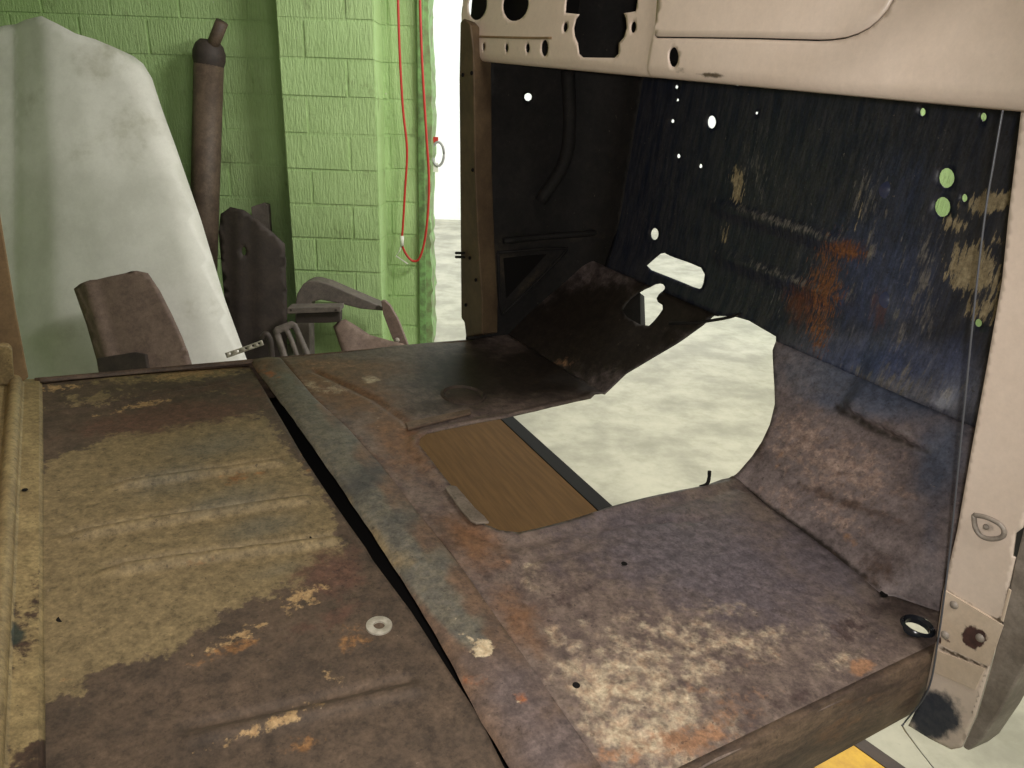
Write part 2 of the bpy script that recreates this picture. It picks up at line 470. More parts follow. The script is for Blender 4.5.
pil = box('wall_pilaster', (XP0 + 0.006, YP + 0.0045, 0), (XP1 - 0.006, YW + 0.01, WH), M_GREEN); pil['kind'] = 'structure'
courses(pil, XP0, XP1, YP, YW - YP - 0.002, [(0.7, 0.3), (0.27, 0.73)])
courses(wr, XR, XR + 2.0, YW, 0.1, ztop=3.0)
box('wall_white_backdrop', (-9, 11, 0), (12, 11.2, 4.5), plain('backdrop_white', lin(244, 244, 240), .9))['kind'] = 'structure'  # added white wall that makes the view through the doorway burn out
# green timber jamb with a ragged broken edge
rag = [(XJ - 0.075, 0.0)] + [(XJ + random.uniform(-0.007, 0.007) + .006 * math.sin(z * 5.3), z + random.uniform(-.02, .02) * (0 < z < 2.7)) for z in np.linspace(0, 2.75, 60)] + [(XJ - 0.075, 2.75)]
M_JAMB = plain('ragged_jamb', lin(132, 172, 108), 0.7, 0, lin(112, 120, 84), 12, 0.3)
jb = prism('trim_1', [(x, YW - 0.01, z) for x, z in rag], (0, 0.24, 0), M_JAMB); jb['kind'] = 'structure'
st_ = prism('jamb_strip', [(XJ - 0.075, YW - 0.03, 0), (XJ - 0.035, YW - 0.03, 0), (XJ - 0.035, YW - 0.03, 2.75), (XJ - 0.075, YW - 0.03, 2.75)], (0, 0.02, 0),
            plain('jamb_strip_green', lin(122, 164, 100), 0.6, 0, lin(96, 120, 76), 20), jb, 0.003)

# ================================================================== THE CAB
MW = RW @ RV.T
OFF = np.array([0.6, 1.15, -0.12])           # the Empty sits under the middle of the cab floor
cab = empty('truck_cab')
_t = MW @ (OFF - EV) + EW
_mm = np.eye(4); _mm[:3, :3] = MW; _mm[:3, 3] = _t
cab.matrix_world = Matrix(_mm.tolist())
tag(cab, 'stripped rusty truck cab with beige dashboard and cut-out floor', 'truck cab')
def part(o, parent=None):
    o.parent = parent or cab
    if parent is None: o.location = Vector((-OFF).tolist())
    return o
def v2w(p): return MW @ (np.asarray(p, float) - EV) + EW

YN, YF = 0.42, 1.90                          # near and far door sill
# --- rear floor panel with pressed ribs
XRL = [(1.90, .387), (1.5, .404), (1.21, .411), (1.06, .419), (.90, .409), (.52, .397), (.2, .395)]
XRR = [(1.90, .463), (1.62, .476), (1.455, .498), (1.27, .510), (1.09, .510), (.905, .513), (.476, .497), (.2, .49)]
def itp(tab, y): t = sorted(tab); return np.interp(y, [a for a, b in t], [b for a, b in t])
def drop(y): return .012 + 0 * np.asarray(y, float)
GAPL = [(249, 364), (274, 409), (302, 456), (334, 502), (365, 546), (373, 560), (411, 613), (450, 676), (478, 718), (503, 768)]
XGL = [(float(p[1]), float(p[0])) for p in (vz(u, v, -.012) for u, v in GAPL)]
XGL = [(2.0, XGL[0][1])] + XGL + [(.3, XGL[-1][1] + .012)]
GAPR = [(252, 362), (299, 424), (343, 487), (372, 530), (392, 560), (432, 623), (461, 676), (485, 722), (513, 768)]
XRL = [(float(p[1]), float(p[0])) for p in (vz(u, v, -.003) for u, v in GAPR)]
XRL = [(2.0, XRL[0][1])] + XRL + [(.3, XRL[-1][1])]
ribs = []
for (a, b) in (((115, 496), (282, 464)), ((68, 549), (312, 499)), ((108, 584), (340, 540)), ((60, 420), (230, 385)), ((190, 748), (420, 690))):
    p, q = vz(*a, -.03), vz(*b, -.012); ribs.append((p, q))
def rear_fn(P):
    x, y = P[:, 0], P[:, 1]
    z = -drop(y)
    for k, (p, q) in enumerate(ribs):
        t = (x - p[0]) / (q[0] - p[0]); yy = p[1] + t * (q[1] - p[1])
        e = np.clip((t + 0.05) / 0.12, 0, 1) * np.clip((1.03 - t) / 0.06, 0, 1)
        amp = 0.013 if k < 3 else 0.006
        d = (y - yy)
        z = z + amp * e * (np.exp(-(d / 0.010) ** 2) - 0.9 * np.exp(-((d - 0.019) / 0.008) ** 2))
    z = z + 0.004 * np.sin(x * 9 + 1) * np.sin(y * 7)
    return np.stack([x, y, z], 1)
XS = -0.09
ys = np.linspace(YN, YF, 40)
out = [(XS, y) for y in ys] + [(float(itp(XGL, y)), y) for y in ys[::-1]]
rear = sheet('rear_floor_panel', out, [],
             0.007, rear_fn, M_REAR, thick=0.0025)
masks(rear, {
    'paint': [('p', [(36, 470), (120, 430), (260, 410), (330, 500), (350, 560), (290, 590), (230, 610), (170, 655), (110, 668), (60, 700), (30, 720)], 26, .95),
              (75, 690, 26, 40, 0, .5), (60, 600, 40, 60, 0, .5), (180, 374, 140, 12, -5, .62), (100, 398, 90, 16, -8, .52), (230, 395, 50, 14, 0, .46), (260, 590, 50, 12, -15, .5)],
    'bluegrey': [(170, 480, 60, 22, -12, .55), (230, 500, 60, 14, -12, .6), (260, 528, 50, 14, -12, .6), (215, 445, 70, 18, -10, .55), (280, 570, 40, 10, -12, .5)],
    'redrust': [(170, 418, 110, 16, -8, .8), (250, 390, 50, 14, 0, .6), (330, 575, 40, 30, -20, .8), (330, 620, 60, 16, -20, .55)],
    'orange': [(240, 478, 40, 8, -12, .5), (200, 562, 40, 6, -12, .5), (230, 650, 60, 10, -20, .55), (350, 640, 30, 20, 0, .5), (300, 745, 40, 16, -20, .5), (310, 455, 14, 30, 0, .45)],
    'pale': [(190, 375, 60, 6, -6, .62), (60, 388, 40, 8, -4, .5), (140, 406, 60, 5, -12, .55), (230, 640, 60, 10, -22, .58), (300, 600, 40, 16, -25, .55), (270, 725, 90, 9, -22, .58),
             (330, 680, 20, 14, 0, .5), (70, 690, 14, 24, 0, .4)],
    'hole': [(44, 520, 3, 60, 0, .45)]})
part(rear)
# --- seat riser: raised strip between rear floor and front floor
rows = []
for y in np.linspace(YN, YF, 90):
    l = float(itp(XRL, y)); r = float(itp(XRR, y)); d = float(drop(y)) + .004
    w = .0012 * math.sin(y * 37) + .0008 * math.sin(y * 91)
    row = [(l + .06, y, -.11), (l + .03, y, -.05), (l + w * .5, y, -.006), (l + .004, y, -.0015)]
    row += [(l + .009 + (r - l - .014) * k / 12, y, w * .4 + .0035 * math.sin(math.pi * k / 12)) for k in range(13)]
    row += [(r - .002, y, -.001), (r + .001, y, -.006)]
    rows.append(row)
riser = grid('seat_riser', rows, M_RISER, flip=True); solid(riser, .003, -1)
masks(riser, {
    'bluegrey': [('p', [(258, 368), (290, 372), (335, 428), (402, 520), (452, 590), (494, 648), (470, 655), (425, 610), (355, 520), (296, 440)], 9, .85), (300, 400, 22, 30, 50, .8), (330, 450, 26, 50, 55, .75), (390, 530, 26, 46, 55, .7), (430, 570, 20, 40, 55, .75), (470, 630, 14, 24, 55, .7), (450, 600, 22, 20, 55, .7)],
    'darkblue': [(365, 480, 20, 40, 58, .7), (400, 520, 16, 30, 58, .6), (330, 430, 14, 30, 55, .35)],
    'olive': [(350, 515, 12, 60, -30, .6), (375, 545, 14, 30, -30, .7), (400, 560, 20, 16, 0, .5), (300, 470, 8, 40, -30, .4)],
    'violet': [(520, 700, 40, 60, -30, .8), (560, 745, 60, 40, -30, .8), (480, 660, 30, 16, 0, .5)],
    'orange': [(270, 375, 26, 8, 20, .5), (400, 590, 20, 16, 50, .5), (475, 682, 20, 10, 0, .5), (520, 700, 10, 8, 0, .7), (345, 520, 6, 60, -32, .5)],
    'pale': [(483, 650, 14, 9, -20, .95), (470, 640, 18, 6, 30, .55), (452, 615, 6, 20, -30, .5), (520, 703, 6, 6, 0, .6), (380, 590, 6, 40, -32, .4)]})
part(riser)
rows = []
for y in np.linspace(YN, YF + .01, 40):
    l = float(itp(XRL, y)); rows.append([(l - .10, y, -.016), (l - .10, y, -.12), (l + .065, y, -.12), (l + .065, y, -.10)])
chn = grid('gap_dark_channel', rows, M_BLACK); solid(chn, .003, 0); part(chn)  # black channel added so the gap beside the riser reads dark

# --- floor / toe board / firewall as one profile, cut into three panels
XT = [(.2, 1.30), (.42, 1.27), (.49, 1.21), (.555, 1.168), (.94, 1.218), (1.44, 1.215), (1.75, 1.20), (1.95, 1.19)]
XFW, ZF = 1.44, 0.245
def prof(a, y):
    """a = distance along the profile from the floor/toe seam"""
    xt = itp(XT, y); L = np.hypot(XFW - xt, ZF)
    t = np.clip(a / L, 0, 1)
    x = np.where(a < 0, xt + a, np.where(a < L, xt + (XFW - xt) * t, XFW))
    z = np.where(a < 0, 0.0, np.where(a < L, ZF * t, ZF + (a - L)))
    bl = np.exp(-((a - L) / .07) ** 2) * .022                       # soft bend into the firewall
    x = x - bl * .8; z = z + bl * .6
    return x, z, L
def hit(u, v):
    d = vray(u, v); ts = np.linspace(.2, 4, 4000) / np.linalg.norm(d)
    P = EV + ts[:, None] * d
    xt = itp(XT, P[:, 1])
    zz = np.where(P[:, 0] < xt, 0.0, ZF * (P[:, 0] - xt) / (XFW - xt))
    k = int(np.argmax((P[:, 2] <= zz) | (P[:, 0] >= XFW)))
    p = P[k]; xt = float(itp(XT, p[1])); L = math.hypot(XFW - xt, ZF)
    if p[0] < xt: a = p[0] - xt
    elif p[0] < XFW - 1e-4 and p[2] < ZF: a = (p[0] - xt) / (XFW - xt) * L
    else: a = L + (p[2] - ZF)
    return (a, float(p[1]))
BIG = [(419, 447), (420, 440), (426, 435), (450, 429), (480, 423), (503, 419), (531, 413), (560, 406), (591, 399), (595, 395), (626, 374), (658, 355), (693, 335), (707, 328), (718, 320), (739, 321),
       (753, 325), (768, 334), (780, 341), (776, 355), (775, 375), (775, 405), (770, 425), (762, 442), (752, 457), (740, 471), (722, 480), (707, 486), (680, 492), (645, 500), (612, 508), (570, 521),
       (540, 529), (518, 534), (500, 532), (485, 526), (468, 507), (443, 478)]
big = [hit(*p) for p in BIG]
cut1 = smoothpoly([hit(*p) for p in ((647, 270), (655, 260), (663, 252), (672, 257), (690, 263), (706, 270), (705, 290), (701, 292), (675, 281))], 1)
cut2 = smoothpoly([hit(*p) for p in ((621, 314), (630, 303), (644, 295), (657, 289), (666, 287), (670, 292), (664, 297), (659, 304), (668, 310), (658, 320), (647, 329))], 1)
def eh(u, v, ru, rv, n=14):
    return [hit(u + ru * math.cos(2 * math.pi * i / n), v + rv * math.sin(2 * math.pi * i / n)) for i in range(n)]
HOLES = [big, cut1, cut2] + [eh(*e) for e in ((655, 234, 4, 6), (712, 122, 4.3, 6.5), (677, 87, 1.6, 1.8), (678, 100, 1.3, 1.5), (673, 121, 1.7, 1.9), (679, 156, 1.8, 2.2), (701, 166, 1.7, 2.2),
        (738, 84, 2.6, 1.8), (757, 113, 1.5, 1.5), (947, 178, 8, 10), (943, 207, 8, 10), (965, 198, 3, 4), (923, 112, 3, 4), (984, 117, 3.2, 4.2), (979, 323, 3.5, 4), (597, 26, 4, 5.5), (726, 313, .1, .1))][:-1]
gromm = hit(917, 628)
LUG = eh(917, 628, 15, 11, 20)
ACR = [hit(841, 408), hit(932, 455)]
def pad_bump(a, y):
    # pressed pad at the foot of the firewall: crease line, then a raised blister above it
    c0, c1 = np.array(ACR[0]), np.array(ACR[1]); d = c1 - c0; L = np.linalg.norm(d); d = d / L; n = np.array([-d[1], d[0]])
    if n[0] < 0: n = -n
    P = np.stack([a, y], -1) - c0
    t = P @ d / L; s = P @ n
    return -.045 * np.clip(t * 5, 0, 1) * np.clip((1 - t) * 5, 0, 1) * np.where(s > 0, np.exp(-s / .10) * np.clip(s / .008, 0, 1), 0)
def prof_fn(P):
    a, y = P[:, 0], P[:, 1]
    x, z, L = prof(a, y)
    # horizontal ribs pressed into the firewall, and a pressed panel edge on the near floor
    for (p, q) in FRIBS:
        t = np.clip((y - p[1]) / (q[1] - p[1]), 0, 1); aa = p[0] + t * (q[0] - p[0])
        e = np.clip((y - min(p[1], q[1]) + .03) / .06, 0, 1) * np.clip((max(p[1], q[1]) + .03 - y) / .06, 0, 1)
        x = x - .010 * e * np.exp(-((a - aa) / .016) ** 2)
    b = pad_bump(a, y); x = x + b; z = z - b * .35
    fl = (a < -.004)
    z = z + np.where(fl, .0018 * np.sin(x * 13 + y * 5) * np.sin(y * 11), 0)
    # flange around the tunnel opening
    d = PD(P)
    z = z + np.where(a < 0, .006 * np.exp(-((d - .008) / .008) ** 2) - .004 * np.exp(-((d - .035) / .01) ** 2), 0)
    # embossed outline of the near foot-well
    for line in EMB:
        dd = pdist_open(np.stack([a, y], 1), line); z = z - np.where(a < .02, .007 * np.exp(-(dd / .007) ** 2), 0)
    sm = np.exp(-(a / .007) ** 2); z = z + .004 * sm * (y < 1.0); 
    return np.stack([x, y, z], 1)
bigA = np.array(big)
def PD(P): return pdist(P, bigA)
def pdist_open(P, line):
    d = np.full(len(P), 1e9); line = np.asarray(line)
    for a, b in zip(line[:-1], line[1:]):
        ab = b - a; t = np.clip(((P - a) @ ab) / (ab @ ab + 1e-12), 0, 1)
        d = np.minimum(d, np.linalg.norm(P - (a + t[:, None] * ab), axis=1))
    return d
FRIBS = [(hit(715, 205), hit(852, 247)), (hit(720, 255), hit(848, 301))]
EMB = [np.array([hit(*p) for p in L]) for L in (
    [(530, 603), (519, 585), (521, 567), (540, 556), (572, 548), (592, 540), (600, 528), (640, 522), (700, 520)],
    [(533, 606), (560, 640), (600, 690), (640, 740)],
    [(883, 596), (856, 630), (845, 650)],
    [(316, 372), (375, 400), (410, 425)],
    [(745, 489), (790, 520), (840, 555), (880, 590)],
    [(775, 470), (850, 492), (925, 508)])]
yl = np.linspace(YN, 1.94, 40)
fl_out = [(float(itp(XRR, y) - itp(XT, y)), y) for y in np.linspace(YN, YF, 40)] + [(-.14, YF + .02), (0, 1.94)] + [(0.0, y) for y in yl[::-1]]
# the big opening is closed off at the seams by clipping each panel against the polygon
front = sheet('front_floor_panel', fl_out, [big, LUG], 0.011, prof_fn, M_FRONT, thick=0.003)
masks(front, {
    'violet': [(700, 560, 170, 60, 20, .8), (640, 520, 60, 30, 0, .6), (820, 560, 80, 50, 20, .7), (560, 560, 30, 30, 0, .4)],  # large violet patch paints the bluish shadow under the dash
    'brown': [(340, 385, 70, 30, 20, .8), (400, 440, 30, 60, -40, .7), (470, 540, 50, 30, 40, .7), (520, 620, 30, 60, -35, .6), (360, 370, 80, 14, 0, .7)],
    'black': [(560, 370, 110, 34, -6, .95), (470, 375, 70, 40, 0, .8), (440, 405, 50, 14, -10, .6), (420, 470, 8, 50, -35, .4), (440, 530, 26, 16, 40, .45), (450, 545, 16, 20, 0, .5)],  # far end: mostly dash and cowl shade painted in, plus dirt
    'pale': [(650, 690, 120, 60, 30, .55), (700, 640, 120, 30, 10, .48), (600, 690, 60, 40, 40, .62), (640, 740, 70, 40, 20, .66), (680, 660, 90, 24, 10, .5), (760, 640, 80, 16, -8, .5), (560, 640, 26, 18, 30, .5), (530, 580, 14, 30, 0, .42), (840, 660, 40, 14, -20, .5),
             (325, 388, 40, 8, 10, .5), (370, 380, 10, 5, 0, .7), (720, 610, 60, 12, 0, .42), (400, 425, 30, 5, 10, .4)],
    'orange': [(720, 720, 90, 26, -25, .48), (690, 740, 60, 24, -10, .62), (620, 755, 40, 20, 0, .55), (700, 690, 60, 16, 0, .42), (860, 668, 14, 10, -20, .9), (330, 365, 60, 8, 0, .5), (760, 660, 50, 10, -15, .4), (505, 560, 20, 10, 30, .4), (520, 690, 30, 20, 40, .4)],
    'darkspot': [(720, 650, 60, 30, 0, .42), (640, 700, 30, 20, 0, .4), (560, 600, 30, 18, 0, .5), (850, 630, 30, 20, -30, .6), (600, 720, 20, 14, 0, .45), (880, 610, 40, 20, 0, .5), (790, 700, 60, 20, -20, .5)],
    'hole': [(576, 686, 5, 4, 0, .7), (624, 565, 5, 4, 0, .7), (883, 594, 8, 6, 30, .8)]})
part(front)
Lr = lambda y: float(np.hypot(XFW - itp(XT, y), ZF))
toe_out = [(0.0, y) for y in yl] + [(Lr(y), y) for y in yl[::-1]]
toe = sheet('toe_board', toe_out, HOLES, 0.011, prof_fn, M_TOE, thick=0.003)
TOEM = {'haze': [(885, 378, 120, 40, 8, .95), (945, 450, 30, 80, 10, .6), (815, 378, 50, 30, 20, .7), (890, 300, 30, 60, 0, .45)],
    'pink': [(840, 470, 90, 60, 25, .52), (800, 440, 40, 40, 20, .6), (850, 470, 70, 30, 20, .62), (780, 500, 40, 20, 20, .5), (840, 520, 50, 16, 25, .5)],
    'blue': [(890, 390, 90, 34, 10, .75), (940, 460, 30, 60, 10, .7), (830, 400, 40, 16, 10, .6), (930, 540, 14, 60, 0, .5)],
    'black': [('p', [(836, 402), (880, 426), (934, 449), (930, 458), (878, 437), (832, 411)], 6, .74), ('p', [(738, 480), (800, 524), (886, 588), (884, 596), (798, 532), (738, 488)], 3, .75), (600, 330, 120, 60, 0, .95), (680, 300, 70, 50, 0, .95), (740, 330, 40, 20, 10, .5), (520, 330, 60, 60, 0, .9)],  # darkens the crease lines and the shaded driver side in colour
    'orange': [(560, 365, 30, 10, -20, .45), (800, 540, 40, 8, 30, .5), (850, 540, 20, 8, 30, .5), (780, 460, 10, 20, 0, .45)],
    'brown': [(760, 420, 14, 60, 5, .6), (850, 505, 80, 8, 20, .6), (900, 430, 40, 20, 20, .4), (820, 560, 60, 16, 35, .5), (880, 570, 40, 26, 0, .55)]}
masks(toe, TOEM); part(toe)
ytop = 1.78
fw_out = [(Lr(.5), .5)] + [(Lr(y), y) for y in np.linspace(.5, ytop, 30)[1:]] + [(Lr(ytop) + .86, ytop), (Lr(.5) + .86, .5)]
fire = sheet('firewall', fw_out, HOLES, 0.0125, prof_fn, M_FIRE, thick=0.003)
masks(fire, {'haze': [(885, 378, 120, 40, 8, .95), (945, 450, 30, 80, 10, .6), (815, 378, 50, 30, 20, .7), (890, 300, 30, 60, 0, .45)],
    'blue': [(880, 280, 80, 90, 0, .6), (880, 360, 90, 30, 0, .75), (900, 190, 60, 60, 0, .45), (950, 370, 30, 40, 0, .7), (800, 290, 40, 30, 0, .35)],
    'grey': [(850, 290, 150, 140, 0, .30), (925, 290, 16, 80, 4, .5), (870, 200, 26, 50, 0, .44), (760, 170, 30, 60, 0, .36), (900, 385, 100, 20, 5, .5), (790, 225, 80, 6, 17, .6), (790, 278, 80, 6, 20, .55), (870, 245, 8, 40, 5, .5), (860, 200, 20, 30, 0, .35), (900, 330, 16, 50, 8, .45), (740, 200, 10, 30, 0, .3), (880, 370, 80, 14, 0, .4)],
    'tan': [(870, 205, 40, 50, 0, .22), (930, 300, 30, 50, 0, .2), (738, 185, 9, 22, 0, .7), (725, 235, 8, 16, 0, .5), (992, 202, 32, 11, -12, .9), (950, 222, 10, 10, -40, .7), (972, 268, 26, 30, 0, .85), (985, 310, 22, 20, 0, .6), (995, 290, 14, 40, 0, .6), (960, 225, 10, 12, 0, .6), (860, 210, 6, 30, 5, .45), (1000, 240, 14, 10, 0, .5)],
    'orange': [(825, 290, 22, 60, 12, .62), (845, 250, 26, 12, 10, .7), (820, 330, 14, 30, 0, .6), (800, 300, 20, 24, 0, .45)],
    'redrust': [(800, 305, 24, 30, 0, .55), (880, 310, 14, 40, 0, .5), (850, 245, 30, 10, 10, .5)]})
part(fire)
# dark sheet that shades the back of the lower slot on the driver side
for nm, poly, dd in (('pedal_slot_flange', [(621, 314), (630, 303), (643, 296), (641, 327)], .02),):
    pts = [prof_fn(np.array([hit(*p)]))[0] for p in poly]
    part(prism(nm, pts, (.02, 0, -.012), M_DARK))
# cable clamped across the top of the tunnel opening
pts = [prof_fn(np.array([hit(*p)]))[0] + np.array([-.006, 0, .004]) for p in ((672, 326), (700, 327), (718, 326), (735, 323), (745, 319))]
part(tube('brake_pipe', catmull(pts, 6), .004, M_DARK))
# drain cup with a glossy rim in the near corner of the floor
gc = prof_fn(np.array([gromm]))[0]
M_RIM = plain('glossy_black_rim', lin(40, 42, 48), 0.22)
part(lathe('drain_rim', [(.0185, -.006), (.019, .002), (.0235, .007), (.027, .003), (.028, -.006)], gc, M_RIM, seg=28))
M_GLINT = plain('glint_dome_gloss', lin(62, 68, 92), .22)
for (u, v) in ((889, 190), (889, 300)):  # added glossy domes facing the flash to catch small highlights
    c = prof_fn(np.array([hit(u, v)]))[0]
    part(lathe('glint_dome', [(.0001, .0035), (.006, .003), (.012, .0015), (.018, -.001)], c, M_GLINT, seg=20, axis=tuple(EV - c)))
# --- side panels (curved in plan)
def wallstrip(name, plan, z0, z1, mat, n=20, holes=(), sp=.02):
    pl = np.array(catmull([(*p, 0) for p in plan], 6))[:, :2]
    s = np.r_[0, np.cumsum(np.linalg.norm(np.diff(pl, axis=0), axis=1))]
    def fn(P): return np.stack([np.interp(P[:, 0], s, pl[:, 0]), np.interp(P[:, 0], s, pl[:, 1]), P[:, 1]], 1)
    return pl, s, sheet(name, [(0, z0), (s[-1], z0), (s[-1], z1), (0, z1)], holes, sp, fn, mat, thick=.003)
FARPLAN = [(1.44, 1.765), (1.425, 1.84), (1.37, 1.90), (1.28, 1.925), (1.16, 1.93), (1.04, 1.93)]
pl = np.array(catmull([(*p, 0) for p in FARPLAN], 6))[:, :2]; ss = np.r_[0, np.cumsum(np.linalg.norm(np.diff(pl, axis=0), axis=1))]
def far_sz(u, v):
    d = vray(u, v); best = None
    for i in range(len(pl) - 1):
        a, b = pl[i], pl[i + 1]
        A = np.array([[d[0], a[0] - b[0]], [d[1], a[1] - b[1]]]); t, k = np.linalg.solve(A, a)
        if t > 0 and -1e-6 <= k <= 1 + 1e-6: return (ss[i] + k * (ss[i + 1] - ss[i]), HV + t * d[2])
    return None
h1 = [far_sz(528 + 4 * math.cos(k * .45), 97 + 4 * math.sin(k * .45)) for k in range(14)]
_, _, fs_ = wallstrip('cowl_side_panel', FARPLAN, -.02, 1.12, M_DARK, holes=[h1] if all(h1) else [])
masks(fs_, {'tan': [(500, 260, 26, 40, 0, .5), (560, 238, 80, 5, -3, .5), (530, 280, 6, 40, 40, .5)]}); part(fs_)
_, _, ns_ = wallstrip('cowl_side_panel', [(1.44, .52), (1.42, .46), (1.36, .43), (1.25, .42), (1.12, .42)], -.02, 1.12, M_DARK); masks(ns_, {'tan': []}); part(ns_)
def far_pt(u, v, off=0.0):
    q = far_sz(u, v)
    if q is None: p = vy(u, v, 1.93)
    else: p = np.array([np.interp(q[0], ss, pl[:, 0]), np.interp(q[0], ss, pl[:, 1]), q[1]])
    return p - np.array([0, off, 0])
# ledge and triangular stiffener on the driver-side panel
rib = [far_pt(502, 240, .012), far_pt(540, 236, .012), far_pt(590, 232, .012), far_pt(630, 226, .012)]
part(tube('side_panel_rib', catmull(rib, 5), .010, M_DARK))
tri = [(497, 252), (557, 248), (562, 254), (510, 306), (500, 308)]
ti = [(503, 258), (546, 254), (506, 298)]
part(tube('access_opening_rim', catmull([far_pt(*p, .006) for p in tri + tri[:1]], 4), .005, M_DARK))
part(prism('access_opening_cover', [far_pt(*p, .003) for p in ti], (0, .012, 0), M_BLACK))
brace = [far_pt(562, 70, .03), far_pt(562, 120, .04), far_pt(556, 160, .045), far_pt(535, 200, .03)]
part(tube('cowl_brace', catmull(brace, 5), .02, M_DARK, rs=None))

# --- hinge pillars
def ppl(u, v, c): return vpl(u, v, (1, 0, .11), c)
FP = [(460, 22), (464, 18), (470, 24), (473, 50), (474, 100), (475, 170), (478, 240), (482, 300), (482, 334), (466, 337), (464, 322), (461, 318), (460, 200), (459, 80)]
fp = prism('hinge_pillar', [ppl(*p, 1.03) for p in FP[::-1]], (.065, .02, -.008), M_TAN_SHADE, bev=.004); part(fp)
for (u, v) in ((463, 75), (472, 73), (473, 170), (476, 280), (470, 258), (466, 305)):
    c = ppl(u, v, 1.028); part(lathe('bolt_hole', [(.0001, -.001), (.0045, -.001), (.0055, .001), (.0045, .003)], c, M_BLACK, fp, 10, (-1, 0, 0)), fp)
part(tube('door_check_pin', [ppl(456, 253, 1.02), ppl(464, 253, 1.02)], .004, M_BLACK), fp)
part(tube('door_check_pin', [ppl(456, 257, 1.02), ppl(464, 257, 1.02)], .004, M_BLACK), fp)
NP = [(1040, -40), (1023, 103), (1009, 219), (1003, 280), (987, 370), (971, 456), (958, 530), (944, 590), (937, 640), (927, 688), (909, 725), (930, 738), (952, 749), (962, 747), (976, 716), (990, 668), (1002, 622), (1014, 565), (1030, 500), (1090, 300), (1130, -40)]
pp = [ppl(*p, 1.10) for p in NP]
o2 = [(p[1], p[2]) for p in pp]
def np_fn(P): return np.stack([1.10 - .11 * P[:, 1], P[:, 0], P[:, 1]], 1)
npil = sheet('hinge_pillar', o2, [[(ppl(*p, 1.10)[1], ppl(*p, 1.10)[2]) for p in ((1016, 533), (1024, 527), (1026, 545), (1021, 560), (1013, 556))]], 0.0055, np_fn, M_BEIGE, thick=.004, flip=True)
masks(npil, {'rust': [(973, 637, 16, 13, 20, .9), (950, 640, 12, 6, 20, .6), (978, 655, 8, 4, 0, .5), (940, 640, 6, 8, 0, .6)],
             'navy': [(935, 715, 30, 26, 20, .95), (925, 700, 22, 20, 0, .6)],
             'grime_crease_shade': [('p', [(944, 586), (1005, 622), (1005, 626), (944, 590)], 2, .8), ('p', [(940, 645), (990, 666), (990, 670), (940, 649)], 2, .8), ('p', [(1016, 560), (1018, 561), (1002, 622), (999, 620)], 2, .7), ('p', [(986, 668), (990, 670), (974, 716), (970, 714)], 2, .6), (990, 528, 14, 6, 10, .55), (1018, 545, 6, 16, 0, .5), (955, 605, 8, 5, 20, .5)]})  # thin lines paint shade along the pad grooves
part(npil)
# outer skin flange beside it
NF = [(962, 747), (976, 716), (990, 668), (1002, 622), (1014, 565), (1030, 500), (1075, 500), (1048, 610), (1024, 668), (1000, 712), (980, 742), (968, 751)]
part(prism('outer_skin_flange', [ppl(*p, 1.10) for p in NF], (.05, -.004, 0), M_GREY, bev=.003))
# raised pads on the pillar
def pad(name, poly, t, mat, bev=.003):
    o = prism(name, [ppl(*p, 1.098) for p in poly], (-t, 0, 0), mat, npil, bev); return o
M_BEIGE_P = layered('beige_pillar_pad', lin(224, 206, 186), lin(212, 192, 170), 8, [('rust', lin(88, 62, 58), lin(70, 52, 50), 50, .7, .05)], rough=.4, bstr=.05, speck=.1)
pd_ = pad('hinge_pad', [(946, 590), (1004, 625), (990, 666), (942, 644)], .003, M_BEIGE_P)
bm = bmesh.new(); bm.from_mesh(pd_.data); bmesh.ops.triangulate(bm, faces=bm.faces); bmesh.ops.subdivide_edges(bm, edges=bm.edges, cuts=7, use_grid_fill=True); bm.to_mesh(pd_.data); bm.free(); pd_.modifiers.clear()
masks(pd_, {'rust': [(973, 637, 16, 13, 20, .9), (950, 640, 12, 6, 20, .6), (978, 655, 8, 4, 0, .5)]})
for (u, v) in ((954, 605), (945, 635), (980, 638)):
    c = ppl(u, v, 1.094); part(lathe('hinge_bolt', [(.0001, .004), (.0035, .0035), (.0055, .002), (.0065, 0)], c, M_GREY, npil, 12, (-1, 0, 0)), npil)
pad('lower_pad', [(938, 650), (986, 668), (972, 705), (962, 738), (948, 740)][0:2] + [(976, 690), (934, 672)], .002, M_BEIGE_P)
pad('pillar_crease', [(1004, 622), (1012, 590), (1009, 588), (1001, 620)], .002, M_BEIGE_P)
# door check bracket
ring = [(974, 515), (985, 517), (998, 523), (1004, 530), (1002, 537), (990, 539), (980, 535), (975, 526)]
part(tube('check_bracket', catmull([ppl(*p, 1.094) for p in ring + ring[:1]], 4), .0035, M_GREY), npil)
part(lathe('check_bolt', [(.0001, .004), (.003, .003), (.0045, 0)], ppl(986, 527, 1.094), M_GREY, npil, 10, (-1, 0, 0)), npil)

